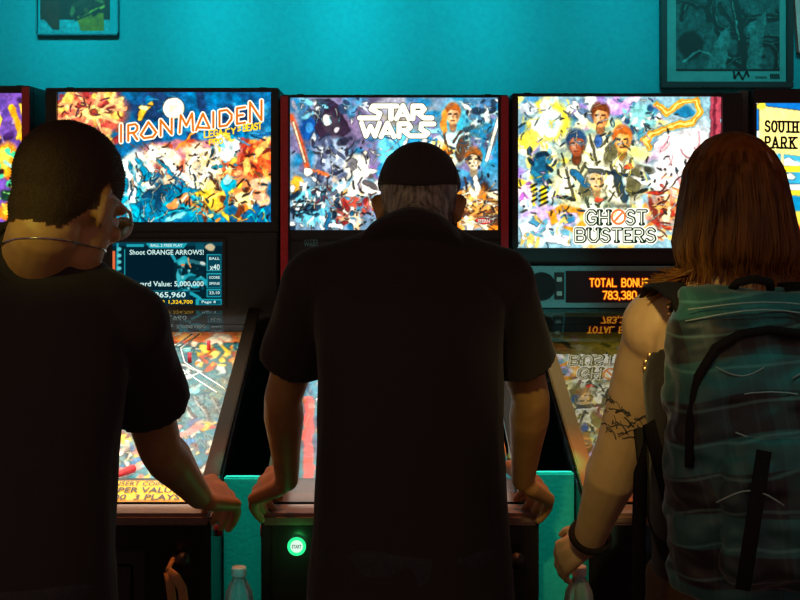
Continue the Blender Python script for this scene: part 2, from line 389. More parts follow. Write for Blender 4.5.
# ------------------------------------------------------------------ pinball machines
FD, BD = 2.9, 4.1          # distance of the cabinet front and of the backglass
BS = F / BD
HW = .315                  # half cabinet width
def machine(cxpx, outer, glass, label, draw, lettering, kind, trim=(None, None), apron=(230, 180, 40), side='gloss', rail='rail', play=1, panel_bottom=316):
    cx = (cxpx - VX) / BS
    root = empty('pinball_machine', (cx, FD, 0)); tag(root, label, 'pinball machine', 'row of pinball machines against the teal wall')
    Y = BD - FD
    def bx(px): return (px - VX) / BS - cx
    def bz(py): return CH - (py - VY) / BS
    gx0, gy0, gx1, gy1 = glass; ox0, ox1, otop = outer
    # cabinet
    zt = lambda y: .868 + (y - .06) * .29
    prof = [(0, .47), (0, .865), (.08, .868), (Y - .05, zt(Y - .05)), (Y + .28, zt(Y - .05)), (Y + .28, .47)]
    mb = MB()
    for x in (-HW, HW - .022): mb.prism(prof, x, x + .022)
    mb.box((-HW + .022, 0, .47), (HW - .022, .022, .85)); mb.box((-HW + .022, Y + .26, .47), (HW - .022, Y + .28, 1.1)); mb.box((-HW + .022, .022, .47), (HW - .022, Y + .26, .49))
    mb.build('cabinet', M[side], root, bevel=.003)
    for sx in (-1, 1):
        rb = MB(); a = V(sx * (HW - .02), .06, .893); b = V(sx * (HW - .02), Y - .02, .893 + (Y - .08) * .29)
        w = .019
        rb.add([p + V(dx, 0, dz) for p in (a, b) for dx, dz in ((-w, -.012), (w, -.012), (w, .008), (-w, .008))], [(0, 1, 2, 3), (7, 6, 5, 4), (0, 4, 5, 1), (1, 5, 6, 2), (2, 6, 7, 3), (3, 7, 4, 0)])
        rb.build('side_rail', M[rail], root, bevel=.003)
        MB().cyl(V(sx * HW, .12, .80), V(sx * (HW + .012), .12, .80), .014).build('flipper_button', M['red'], root, True)
    lb = MB().box((-HW, -.012, .845), (HW, .085, .872)); lb.build('lockdown_bar', M['lock'], root, bevel=.008)
    # coin door and front fittings
    if play:
        cd = MB().box((-.17, -.012, .49), (.17, .0, .79)).build('coin_door', M['powder'], root, bevel=.004)
        for x0, x1, z0, z1 in ((-.14, -.02, .60, .76), (.02, .14, .60, .76), (-.14, .14, .51, .58)):
            MB().box((x0, -.02, z0), (x1, -.012, z1)).build('door_plate', M['black'], cd, bevel=.004)
        for x in (-.08, .08): MB().box((x - .012, -.024, .66), (x + .012, -.02, .70)).build('coin_slot', M['chrome'], cd)
        pr = MB().cyl(V(.26, 0, .78), V(.26, -.05, .78), .007, n=12).build('plunger', M['chrome'], root, True)
        MB().lathe((0, 0, 0), [(.002, 0), (.016, .003), (.018, .015), (.008, .03), (.002, .03)]).build('knob', M['black'], pr, True).matrix_local = Matrix.Translation((.26, -.045, .78)) @ Matrix.Rotation(R(90), 4, 'X')
    for sx in (-1, 1):
        for y in (.05, Y + .24):
            lg = MB().tube([V(sx * (HW - .025), y, .60), V(sx * (HW - .02), y, .03)], .022, 4).build('leg', M['powder'], root, bevel=.003)
            MB().lathe((sx * (HW - .02), y, 0), [(.03, 0), (.03, .012), (.012, .02), (.008, .04)]).build('foot', M['chrome'], lg, True)
    # apron, playfield and its fittings
    def pf(u, w): return V((u - .5) * .56, .20 + w * (Y - .22), .855 + (.03 + w * (Y - .22)) * .29)   # u across, w towards the back
    if play:
        ap = Art(0, 0, 140, 24, apron, 1.2, 5); ap.rect(0, 0, 140, 2.5, (18, 10, 8)); ap.grain(8)
        def app(x, y): return V((x / 140 - .5) * .57, .20 - y / 24 * .112, .905 - y / 24 * .030)
        ao = ap.build('apron', M['paper'], app, root)
        tb = MB()
        def apl(x, y): return app(x, y) + V(0, -.001, .002)
        fit_text(tb, 'INSERT COINS  1.00', 84, 128, 4, 8.5, apl, .01); fit_text(tb, 'SUPER VALUE', 80, 124, 10, 15.5, apl, .02); fit_text(tb, '2.00  3 PLAYS', 82, 126, 17, 22.5, apl, .02)
        tb.build('price_lettering', M['black'], ao)
        po = play_art(kind).build('playfield', M['print'], lambda x, y: pf(x / 150, 1 - y / 260), root)
        fit_play(root, pf, kind)
        g0 = V(0, .075, .90); g1 = V(0, Y - .005, .90 + (Y - .08) * .29)
        MB().add([V(sx * .288, p.y, p.z + dz) for p in (g0, g1) for sx in (-1, 1) for dz in (0,)], [(0, 1, 3, 2)]).build('glass_pane', M['glassgb' if kind == 'gb' else 'glass'], root)
        li = bpy.data.lights.new('playfield_lamp', 'AREA'); li.shape = 'RECTANGLE'; li.size = .52; li.size_y = 1.05; li.energy = (4.4 if kind != 'gb' else .30) * play; li.color = (1, .94, .80)
        lo = bpy.data.objects.new('playfield_lamp', li); COL.objects.link(lo); lo.parent = root
        lo.location = (0, .60, .862 + .60 * .29); lo.rotation_euler = (math.atan(.29), 0, 0)
    else:
        MB().box((-.28, .09, .80), (.28, Y, .82)).build('playfield', M['black'], root)
    # backbox
    zb = bz(panel_bottom); zt_ = bz(otop)
    x0, x1 = bx(ox0), bx(ox1)
    bb = MB().box((x0, Y + .03, zb - .03), (x1, Y + .30, zt_)).build('backbox', M['black'], root, bevel=.004)
    MB().box((x0 + .03, Y + .02, zt(Y - .05) - .1), (x1 - .03, Y + .2, zb - .03)).build('backbox_neck', M['black'], root)
    fr = MB(); yf, yb = Y - .012, Y + .03
    fr.box((x0, yf, bz(gy0)), (x1, yb, zt_)); fr.box((x0, yf, bz(gy1) - .03), (x1, yb, bz(gy1)))
    fr.box((x0, yf, bz(gy1)), (bx(gx0), yb, bz(gy0))); fr.box((bx(gx1), yf, bz(gy1)), (x1, yb, bz(gy0)))
    fr.build('backglass_frame', M['powder'], root, bevel=.003)
    for t, xx, sg in ((trim[0], x0, 1), (trim[1], x1, -1)):
        if t: MB().box((min(xx, xx + sg * .024), yf - .012, zb), (max(xx, xx + sg * .024), yf, zt_ - .004)).build('side_trim', M[t], root, bevel=.002)
    for px in (ox0 + 18, ox1 - 18): MB().cyl(V(bx(px), Y + .08, zt_), V(bx(px), Y + .08, zt_ + .008), .012, n=12).build('bolt', M['powder'], root, True)
    def pl(off):
        return lambda x, y: V(bx(x), Y + .012 - off, bz(y))
    tr = draw(glass).build('translite', M['translite'], pl(0), root)
    lettering(tr, pl, M)
    # speaker panel
    zp = bz(gy1) - .03
    sp = MB().box((x0 + .004, Y - .004, zb), (x1 - .004, Y + .03, zp)).build('speaker_panel', M['powder'], root, bevel=.004)
    return root, sp, bx, bz, Y, pf

def play_art(kind):
    a = Art(0, 0, 150, 260, (40, 110, 120) if kind != 'gb' else (200, 180, 60), 1.25, 21 + len(kind)); a.tall = 1
    if kind == 'im':
        a.rect(0, 0, 150, 22, (225, 120, 60)); a.splat(30, (0, 0, 150, 26), [(255, 180, 90), (180, 60, 30), (240, 220, 190)], (3, 7))
        a.splat(240, (0, 24, 150, 150), [(60, 140, 150), (150, 185, 185), (30, 80, 95), (205, 220, 215), (95, 115, 120), (15, 40, 50), (120, 200, 205)], (1.5, 5))
        a.line([(70, 70), (100, 62), (120, 78), (104, 96)], 5, (215, 225, 220)); a.line([(76, 74), (104, 70)], 2, (30, 60, 70)); a.rect(60, 24, 96, 29, (235, 240, 230)); a.line([(56, 34), (120, 34)], 2, (225, 235, 230))
        a.splat(40, (112, 28, 150, 70), [(240, 190, 30), (250, 140, 30), (255, 215, 90), (180, 70, 20)], (2, 4))
        for k in range(4): a.line([(96 + k * 12, 120), (112 + k * 12, 158)], 2.6, (235, 240, 235)); a.line([(99 + k * 12, 122), (115 + k * 12, 160)], 2.4, (15, 25, 30))
        for k in range(12): a.ell(70 + k * 7, 172 + 5 * math.sin(k), 2, 5, (130, 225, 225))
        a.splat(240, (0, 158, 150, 232), [(245, 180, 30), (30, 120, 170), (235, 215, 190), (190, 60, 40), (250, 220, 120), (215, 140, 130), (90, 30, 30), (20, 80, 130), (250, 245, 225)], (1.5, 4.5))
        a.line([(95, 205), (132, 168)], 9, (205, 120, 110)); a.line([(88, 222), (128, 188)], 9, (20, 105, 160)); a.line([(98, 210), (120, 190)], 2, (40, 10, 20))
        a.splat(260, (0, 215, 150, 260), [(240, 240, 230), (120, 190, 200), (220, 90, 60), (60, 150, 170), (250, 230, 180), (245, 190, 40), (235, 225, 215)], (1.2, 3))
        a.splat(60, (0, 225, 50, 260), [(240, 180, 30), (230, 180, 170), (255, 215, 90), (200, 120, 110)], (3, 7))
    elif kind == 'sw':
        a.splat(160, (0, 0, 150, 260), [(40, 140, 170), (230, 120, 40), (220, 225, 220), (30, 50, 80), (110, 180, 200), (200, 60, 40)], (3, 9))
        for k in range(4): a.line([(8 + k * 38, 120), (16 + k * 38, 255)], 9, (225, 60, 40) if k % 2 == 0 else (240, 235, 225))
        a.rect(0, 70, 150, 120, (40, 140, 170)); a.splat(30, (0, 70, 150, 125), [(220, 230, 230), (20, 70, 110)], (2, 6))
    else:
        a.splat(170, (0, 0, 150, 260), [(235, 210, 70), (215, 205, 120), (120, 120, 40), (230, 110, 110), (250, 240, 190), (240, 160, 60), (60, 60, 40), (225, 170, 150)], (3, 9))
        a.splat(30, (60, 150, 150, 250), [(235, 140, 130), (250, 190, 180), (240, 130, 60)], (4, 10))
    a.grain(14); return a
def fit_play(root, pf, kind):
    up = V(0, -.28, .96)
    def P(u, w, h): return pf(u, w) + up * h
    w1 = MB(); w1.tube([P(.93, .50, .03), P(.80, .58, .035), P(.68, .66, .04), P(.62, .78, .04), P(.70, .9, .035)], .0024, 8)
    w1.tube([P(.97, .52, .03), P(.84, .60, .035), P(.72, .68, .04), P(.67, .78, .04), P(.74, .9, .035)], .0024, 8)
    w1.tube([P(.10, .45, .03), P(.2, .6, .04), P(.3, .75, .04)], .0024, 8); w1.tube([P(.15, .44, .03), P(.25, .59, .04), P(.35, .74, .04)], .0024, 8)
    w1.build('wire_ramp', M['chrome'], root, True)
    for i, (u, w) in enumerate(((.42, .78), (.6, .72), (.52, .88))):
        c = P(u, w, .003)
        b = MB().lathe(c, [(.03, 0), (.03, .006), (.022, .01), (.022, .03), (.034, .034), (.030, .04), (.004, .042)]).build('bumper', M['whiteplastic'], root, True)
    for u, s in ((.36, 1), (.64, -1)):
        MB().tube([P(u, .10, .015), P(u + s * .10, .05, .015)], [.011, .006], 12, round_end=True).build('flipper', M['red'] if kind != 'gb' else M['whiteplastic'], root, True)
    for i in range(10):
        u = rnd.uniform(.55, .95); w = rnd.uniform(.15, .9); c = P(u, w, 0)
        MB().cyl(c, c + up * .03, .006, n=10).build('post', M['whiteplastic' if i % 2 else 'red'], root, True)

# ---- the painted backglasses
CREAM = (255, 246, 214)
def draw_fl(g):
    a = Art(*g, (110, 70, 160), 1.5, 2); x0, y0, x1, y1 = g
    a.splat(60, (x0, y0, x1, y0 + 62), [(90, 60, 150), (150, 110, 190), (60, 30, 90), (190, 160, 220)], (2, 7))
    for k in range(8):
        c = x1 - 6 - k * 24
        a.line([(c - 8, 106), (c - 2, 120), (c + 3, 138)], 6, (245, 170, 20)); a.line([(c, 104), (c + 6, 120), (c - 2, 138)], 4, (255, 205, 60))
        a.ell(c - 12, 160, 16, 20, (250, 150, 20)); a.ell(c - 16, 158, 8, 12, (255, 215, 70))
        a.line([(c - 12, 150), (c, 158), (c + 4, 175), (c - 10, 184)], 8, (70, 215, 140)); a.line([(c - 14, 162), (c - 4, 168), (c - 6, 180)], 4, (170, 250, 200))
        a.ell(c - 8, 196, 12, 8, (20, 60, 40)); a.line([(c - 14, 192), (c + 4, 198)], 3, (140, 240, 120)); a.ell(c - 6, 212, 16, 10, (250, 120, 20)); a.ell(c - 12, 210, 6, 5, (255, 200, 50))
    a.splat(50, (x0, 140, x1, y1), [(40, 20, 20), (255, 200, 60), (240, 100, 20)], (1, 3)); a.grain(20); return a
def draw_im(g):
    a = Art(*g, (8, 92, 140), 1.7, 3)
    a.splat(70, (140, 92, 271, 140), [(10, 70, 115), (0, 110, 160), (20, 50, 90), (40, 140, 180)], (3, 8), 4)
    a.ell(90, 112, 42, 26, (205, 80, 60)); a.splat(60, (57, 92, 122, 140), [(245, 150, 90), (250, 190, 80), (150, 40, 40), (120, 60, 90), (255, 215, 120), (225, 100, 70)], (2, 6), 3)
    for k in range(9):
        t = R(-10 + k * 42); a.line([(92, 112), (92 + 34 * math.cos(t), 112 + 22 * math.sin(t))], 4, (250, 170, 110))
    a.ell(92, 112, 12, 8, (255, 225, 120)); a.ell(92, 113, 6, 4, (170, 60, 40))
    a.ell(173, 108, 11.5, 11.5, CREAM, crisp=True, soft=.12)
    a.line([(140, 118), (143, 108), (150, 104)], 6, (245, 180, 40)); a.ell(142, 107, 5, 4, (255, 235, 150))
    a.ell(215, 160, 80, 22, (215, 85, 45)); a.ell(190, 150, 60, 12, (190, 110, 120)); a.splat(50, (130, 140, 271, 185), [(250, 130, 60), (200, 60, 30), (255, 180, 110), (150, 40, 40), (255, 215, 170)], (2, 6))
    a.poly([(118, 180), (200, 188), (225, 222), (110, 222)], (0, 120, 155))
    a.ell(136, 172, 20, 24, CREAM); a.ell(128, 190, 14, 20, (225, 240, 235)); a.splat(22, (112, 160, 160, 205), [(0, 130, 165), (150, 215, 220), (250, 250, 230)], (1.5, 4), 5)
    a.ell(148, 186, 9, 6, (235, 235, 220), 20); a.line([(150, 190), (170, 206), (186, 212)], 5, (240, 245, 230)); a.line([(112, 214), (150, 200), (170, 190)], 6, (0, 95, 130))
    a.splat(26, (110, 192, 200, 222), [(0, 100, 140), (0, 165, 190), (120, 215, 220), (10, 60, 90)], (2, 5), 5)
    a.ell(163, 156, 20, 12, (240, 225, 190), 20); a.line([(150, 148), (176, 172), (196, 186)], 8, (250, 245, 225)); a.line([(156, 160), (185, 186)], 3, (0, 130, 165))
    a.ell(202, 166, 20, 20, CREAM); a.splat(30, (186, 150, 222, 186), [(255, 240, 160), (245, 215, 150), (255, 255, 235), (220, 190, 150)], (2, 5)); a.ell(199, 168, 6, 5, (205, 190, 150))
    a.line([(176, 150), (192, 134), (204, 126)], 2.5, (245, 140, 40))
    a.ell(226, 148, 14, 14, (210, 230, 225)); a.splat(24, (212, 134, 246, 170), [(0, 140, 170), (250, 250, 235), (90, 190, 205), (245, 190, 60)], (1.5, 4))
    a.ell(258, 160, 16, 22, (225, 90, 35)); a.splat(34, (244, 140, 271, 182), [(250, 140, 50), (180, 50, 25), (255, 190, 90), (120, 30, 25)], (1.5, 5), 4)
    a.ell(248, 190, 20, 16, (215, 120, 60)); a.ell(243, 200, 12, 9, (245, 200, 130), -20); a.ell(258, 184, 10, 8, (250, 190, 140)); a.ell(262, 200, 10, 7, (235, 170, 130), 15)
    a.ell(216, 196, 17, 18, (245, 175, 50)); a.ell(212, 190, 7, 12, (255, 215, 110)); a.splat(26, (200, 184, 250, 222), [(250, 205, 40), (225, 120, 30), (90, 40, 20), (255, 230, 140)], (1.5, 4), 4)
    a.ell(228, 184, 9, 9, (0, 165, 190)); a.ell(227, 180, 5, 5, (150, 235, 240)); a.line([(226, 190), (226, 214)], 4, (0, 120, 150))
    a.line([(170, 206), (185, 196), (190, 205), (204, 214)], 8, (235, 130, 60)); a.line([(176, 203), (186, 196)], 4, (255, 205, 150))
    for p in ([(150, 222), (185, 205), (200, 212), (215, 222)], [(192, 196), (202, 205), (190, 222)], [(255, 222), (262, 208), (266, 222)], [(240, 222), (250, 214), (256, 222)]): a.line(p, 2.2, (10, 190, 210))
    a.splat(90, (112, 150, 271, 222), [(30, 20, 30), (60, 30, 30), (255, 250, 225), (10, 60, 80)], (.6, 1.4), 5)
    a.strokes(70, (112, 165, 200, 220), [(255, 252, 232), (0, 70, 110), (120, 215, 225), (0, 40, 70)], (5, 13), (.9, 2.0), (20, 130))
    a.strokes(60, (190, 150, 271, 222), [(60, 20, 15), (255, 240, 190), (250, 170, 70), (150, 50, 20), (255, 225, 90)], (4, 11), (.8, 2.0))
    a.strokes(40, (125, 142, 215, 185), [(255, 252, 235), (200, 150, 100), (110, 60, 40), (250, 200, 130)], (4, 10), (.8, 1.8))
    a.strokes(46, (60, 94, 120, 142), [(120, 30, 30), (255, 215, 120), (90, 40, 70), (255, 160, 100)], (4, 10), (.8, 1.8))
    a.strokes(30, (130, 94, 268, 140), [(0, 55, 100), (40, 140, 190), (10, 70, 120)], (8, 18), (1, 2.4), (-30, 30), .4)
    a.ell(173, 108, 11.5, 11.5, CREAM, crisp=True, soft=.12); a.ell(170, 106, 4, 3, (240, 225, 180), crisp=True)
    a.strokes(20, (182, 152, 220, 184), [(255, 255, 240), (225, 190, 130)], (5, 12), (.8, 1.6))
    a.grain(22); return a
def draw_sw(g):
    a = Art(*g, (105, 135, 160), 1.7, 4)
    a.ell(340, 130, 60, 60, (120, 95, 130), soft=.8); a.ell(480, 140, 50, 55, (25, 140, 180), soft=.6); a.ell(400, 112, 44, 26, (150, 140, 120), soft=.7); a.ell(370, 180, 26, 40, (130, 95, 150), soft=.7)
    a.splat(80, (290, 97, 498, 170), [(120, 110, 150), (60, 110, 150), (90, 80, 110), (150, 150, 165), (30, 120, 165)], (3, 8), 3)
    a.ell(309, 130, 11, 18, (15, 70, 140)); a.ell(309, 128, 5, 7, (50, 130, 190))
    a.poly([(316, 102), (328, 99), (340, 106), (350, 130), (342, 138), (322, 140), (314, 128)], (45, 30, 48)); a.ell(331, 124, 10, 13, (60, 48, 62)); a.ell(327, 120, 5, 6, (235, 225, 215)); a.ell(336, 130, 3, 4, (200, 190, 195))
    a.ell(332, 160, 22, 26, (150, 165, 185)); a.splat(34, (312, 138, 356, 184), [(245, 245, 235), (70, 80, 110), (210, 220, 225), (40, 40, 60)], (1.5, 4), 5)
    a.splat(16, (304, 100, 330, 116), [(235, 240, 235), (120, 200, 220), (50, 60, 80)], (1.5, 4), 3); a.splat(18, (340, 99, 366, 112), [(225, 235, 240), (80, 150, 190), (40, 60, 90)], (1.2, 3), 4)
    a.line([(291, 116), (300, 140), (307, 166)], 8, (240, 80, 20), .9, True); a.line([(293, 122), (305, 162)], 3.2, (255, 215, 170), .5, True)
    a.ell(297, 186, 9, 11, (250, 170, 40)); a.line([(306, 168), (328, 176)], 4, (240, 110, 50)); a.ell(308, 172, 6, 5, (250, 240, 220))
    a.ell(356, 166, 14, 15, (225, 220, 200)); a.ell(352, 164, 5, 8, (110, 105, 105)); a.ell(366, 158, 4, 9, (250, 240, 215)); a.ell(356, 188, 28, 14, (240, 235, 215)); a.splat(30, (332, 172, 390, 205), [(90, 80, 80), (250, 245, 225), (170, 150, 130), (250, 180, 80), (120, 170, 190)], (1.5, 4), 4)
    a.ell(400, 150, 26, 28, (90, 195, 225)); a.splat(26, (376, 128, 440, 180), [(245, 250, 240), (40, 150, 200), (150, 220, 235), (250, 240, 200)], (2, 5), 3)
    a.ell(350, 208, 22, 12, (190, 70, 50)); a.splat(36, (330, 195, 380, 228), [(250, 235, 215), (120, 30, 30), (210, 80, 60), (60, 130, 160), (250, 200, 150)], (1.5, 4), 3)
    a.ell(310, 206, 20, 22, (90, 180, 200)); a.splat(60, (291, 184, 340, 229), [(245, 250, 240), (30, 70, 100), (130, 205, 220), (20, 40, 60), (220, 230, 225)], (1.5, 4), 3)
    for k in range(4): a.line([(293 + k * 6, 212), (300 + k * 6, 200)], 1.4, (15, 25, 40)); a.line([(294, 202 + k * 4), (318, 202 + k * 4)], 1.2, (15, 25, 40))
    a.splat(20, (322, 214, 352, 229), [(20, 90, 130), (230, 245, 245)], (2, 4), 1.5)
    # right-hand plain portraits
    a.ell(458, 122, 24, 30, (50, 170, 195), soft=.8); a.figure(453, 113, 36, (240, 165, 105), (170, 85, 25), (190, 225, 220), (90, 60, 40)); a.ell(444, 122, 4, 13, (215, 130, 40))
    a.ell(440, 152, 10, 14, (245, 180, 60)); a.ell(446, 160, 7, 16, (215, 120, 30)); a.splat(24, (432, 140, 456, 180), [(255, 215, 110), (170, 80, 20), (250, 240, 190)], (1.2, 3.5), 3)
    a.ell(478, 128, 12, 10, (70, 110, 110)); a.ell(474, 124, 5, 4, (190, 205, 190)); a.splat(20, (464, 116, 492, 142), [(40, 60, 70), (180, 195, 180), (30, 120, 160)], (1.2, 3.5), 3)
    a.splat(26, (464, 98, 497, 120), [(240, 245, 235), (60, 110, 140), (30, 50, 70), (160, 200, 205)], (1.2, 4), 3)
    a.figure(474, 158, 38, (250, 215, 160), (150, 80, 25), (40, 85, 130), (60, 35, 25)); a.line([(476, 178), (482, 200)], 8, (235, 235, 215))
    a.line([(499, 118), (487, 160)], 4.6, CREAM, .5, True); a.line([(499, 116), (486, 164)], 10, (130, 215, 235), 1.6, True); a.line([(499, 118), (487, 160)], 4.4, CREAM, .5, True)
    a.ell(478, 214, 30, 16, (225, 150, 70)); a.splat(60, (440, 194, 498, 229), [(250, 225, 170), (160, 90, 40), (245, 180, 80), (90, 50, 30), (250, 240, 215), (240, 130, 30)], (1.5, 5), 4)
    a.ell(484, 221, 11, 4.5, (255, 245, 225), 0, .1, True); a.ell(484, 221, 9.5, 3.4, (215, 30, 30), 0, .1, True)
    a.splat(120, (290, 140, 498, 229), [(30, 25, 35), (60, 50, 60), (255, 250, 232), (20, 60, 90)], (.5, 1.3), 5)
    a.strokes(60, (312, 138, 372, 200), [(252, 250, 238), (40, 40, 60), (220, 225, 235), (90, 90, 120)], (5, 14), (.9, 2.0), (50, 130))
    a.strokes(70, (291, 184, 385, 229), [(252, 250, 238), (15, 30, 45), (130, 205, 225), (120, 30, 30), (250, 220, 180)], (3, 9), (.8, 1.8))
    a.strokes(60, (440, 190, 498, 228), [(255, 240, 200), (110, 55, 25), (250, 180, 70), (60, 35, 25), (255, 250, 235)], (5, 14), (.8, 2.0), (-40, 30))
    a.strokes(36, (300, 98, 366, 118), [(245, 248, 240), (30, 45, 75), (110, 190, 215)], (3, 8), (.8, 1.6)); a.strokes(34, (460, 98, 497, 150), [(245, 248, 240), (25, 50, 70), (120, 190, 205)], (3, 8), (.8, 1.6))
    a.strokes(30, (376, 128, 440, 185), [(250, 252, 245), (30, 130, 185)], (5, 12), (.9, 2)); a.strokes(24, (432, 140, 462, 185), [(255, 230, 150), (140, 65, 15)], (4, 9), (.8, 1.8), (60, 120))
    a.grain(18); return a
def draw_gb(g):
    a = Art(*g, (130, 170, 180), 1.7, 6)
    a.splat(90, (518, 96, 660, 200), [(60, 130, 170), (150, 120, 190), (40, 110, 150), (220, 230, 210), (250, 235, 120), (250, 245, 215)], (3, 9), 2); a.ell(600, 160, 60, 46, (250, 232, 120), soft=1)
    a.ell(548, 120, 26, 24, (250, 220, 50)); a.ell(546, 122, 19, 18, (225, 235, 215)); a.splat(26, (524, 98, 575, 145), [(250, 245, 220), (180, 215, 205), (250, 215, 60), (120, 150, 150), (255, 250, 235)], (2, 6), 1.6); a.ell(528, 108, 10, 8, (200, 210, 215)); a.ell(530, 140, 11, 12, (250, 225, 80))
    a.splat(20, (518, 140, 545, 190), [(245, 235, 190), (200, 220, 215), (250, 220, 60)], (3, 6), 2)
    a.splat(16, (572, 98, 596, 118), [(250, 248, 225), (220, 230, 225), (90, 120, 150)], (2, 6), 2)
    a.ell(619, 108, 14, 8, (185, 140, 210)); a.splat(12, (606, 98, 632, 118), [(205, 160, 220), (240, 190, 225)], (2, 5)); a.ell(642, 120, 18, 18, (130, 205, 200)); a.splat(26, (626, 102, 662, 146), [(215, 240, 225), (50, 140, 160), (110, 190, 190), (250, 240, 225), (30, 70, 110)], (1.5, 4), 2)
    a.ell(690, 160, 52, 52, (250, 225, 215), soft=.7); a.ell(690, 170, 34, 34, (255, 250, 232), soft=.7); a.splat(30, (650, 132, 716, 200), [(250, 200, 205), (255, 240, 235), (240, 160, 170), (255, 252, 240)], (3, 8), 2)
    a.poly([(712, 96), (722, 96), (722, 248), (706, 248), (710, 170)], (165, 60, 75)); a.line([(716, 96), (714, 200)], 3, (110, 30, 45))
    sw = [(658, 104), (668, 112), (684, 102), (698, 100), (702, 112), (694, 122), (668, 127), (652, 134), (645, 141), (650, 147)]
    a.line(sw, 10, (60, 150, 170)); a.line(sw, 8, (245, 150, 20)); a.line(sw, 3, (255, 235, 110)); a.ell(686, 112, 11, 6, (20, 110, 150))
    men = [(601, 114, 48, (235, 150, 80), (110, 50, 20), (245, 238, 190)), (577, 142, 52, (170, 80, 40), (30, 60, 95), (225, 220, 165)), (623, 138, 52, (245, 165, 70), (190, 90, 25), (240, 235, 195))]
    a.splat(60, (556, 158, 648, 214), [(250, 245, 210), (150, 145, 90), (215, 205, 140), (60, 60, 45), (250, 225, 70)], (1.5, 4.5), 4)
    for x, y, h, sk, ha, co in men: a.figure(x, y, h * .86, sk, ha, co, (95, 90, 55))
    a.figure(597, 178, 40, (250, 190, 110), (215, 200, 160), (220, 235, 190), (70, 85, 60)); a.line([(590, 172), (604, 172)], 5, (70, 75, 70)); a.line([(588, 168), (606, 168)], 4, (235, 235, 210))
    a.line([(582, 205), (576, 220)], 5, (235, 240, 210)); a.line([(616, 172), (626, 200)], 8, (35, 55, 65)); a.line([(608, 172), (634, 176)], 4, (30, 45, 60)); a.line([(622, 176), (630, 204)], 2.5, (150, 190, 190))
    a.line([(574, 172), (588, 186)], 7, (30, 100, 140)); a.line([(558, 196), (574, 200)], 4, (40, 40, 30)); a.line([(634, 194), (648, 190)], 4, (40, 40, 30)); a.ell(599, 141, 4, 8, (50, 90, 150)); a.ell(600, 200, 5, 3, (220, 70, 40)); a.ell(630, 166, 5, 2.5, (220, 80, 40))
    a.ell(540, 168, 10, 18, (20, 80, 110)); a.splat(16, (530, 150, 552, 192), [(30, 120, 150), (15, 40, 60), (120, 180, 190)], (1.5, 4), 2)
    a.rect(531, 184, 536, 206, (250, 215, 30)); a.rect(541, 186, 547, 208, (250, 215, 30))
    for k in range(4): a.line([(530, 188 + 5 * k), (537, 184 + 5 * k)], 2, (20, 20, 20), crisp=True); a.line([(540, 191 + 5 * k), (548, 187 + 5 * k)], 2, (20, 20, 20), crisp=True)
    a.ell(526, 194, 8, 10, (235, 190, 210)); a.splat(14, (518, 182, 532, 206), [(170, 90, 180), (250, 230, 235)], (1.5, 3))
    a.ell(550, 218, 34, 14, (200, 170, 220)); a.line([(552, 214), (562, 208), (580, 210), (586, 222), (575, 232), (556, 226), (552, 214)], 7, (245, 150, 25)); a.ell(568, 219, 9, 6, (40, 120, 160))
    a.poly([(520, 224), (532, 214), (545, 222), (570, 232), (572, 246), (522, 240)], (235, 240, 235)); a.poly([(526, 222), (533, 217), (542, 223), (536, 227)], (60, 130, 160)); a.splat(20, (519, 218, 572, 247), [(245, 248, 240), (90, 160, 180), (190, 210, 215), (230, 190, 90)], (1.2, 4), 4); a.ell(528, 206, 5, 7, (230, 240, 240))
    a.ell(668, 208, 24, 24, (230, 110, 50), soft=.8); a.splat(70, (646, 180, 704, 240), [(250, 140, 60), (255, 225, 170), (190, 50, 30), (255, 245, 220), (120, 40, 30), (245, 175, 90)], (1.2, 4), 6)
    a.splat(10, (575, 236, 690, 248), [(250, 190, 90), (240, 140, 60), (255, 235, 190)], (3, 6), 4)
    a.ell(617, 218, 42, 12, (250, 246, 225), soft=.6); a.ell(617, 236, 50, 12, (250, 246, 225), soft=.6)
    a.splat(110, (520, 110, 700, 215), [(30, 40, 40), (60, 60, 40), (255, 252, 230), (20, 60, 90)], (.5, 1.3), 5)
    a.strokes(80, (552, 150, 650, 212), [(60, 60, 42), (255, 252, 228), (175, 168, 110), (250, 230, 80)], (4, 12), (.8, 1.8), (40, 140))
    a.strokes(46, (520, 98, 580, 148), [(255, 253, 240), (130, 160, 160), (250, 215, 50), (70, 100, 120)], (4, 10), (.8, 1.8))
    a.strokes(60, (648, 176, 716, 246), [(255, 250, 225), (150, 35, 25), (255, 190, 90), (90, 25, 25), (250, 130, 60)], (6, 18), (.9, 2.2), (-50, 40))
    a.strokes(40, (606, 98, 664, 146), [(250, 250, 240), (40, 120, 150), (150, 110, 190), (20, 60, 100)], (3, 8), (.8, 1.6))
    a.strokes(50, (519, 140, 575, 246), [(255, 252, 240), (30, 70, 100), (130, 190, 205), (200, 160, 215), (250, 210, 60)], (3, 10), (.8, 1.8))
    a.strokes(20, (655, 130, 712, 190), [(255, 255, 245), (250, 190, 195), (230, 140, 150)], (8, 18), (1, 2.2), (60, 120))
    a.grain(16); return a
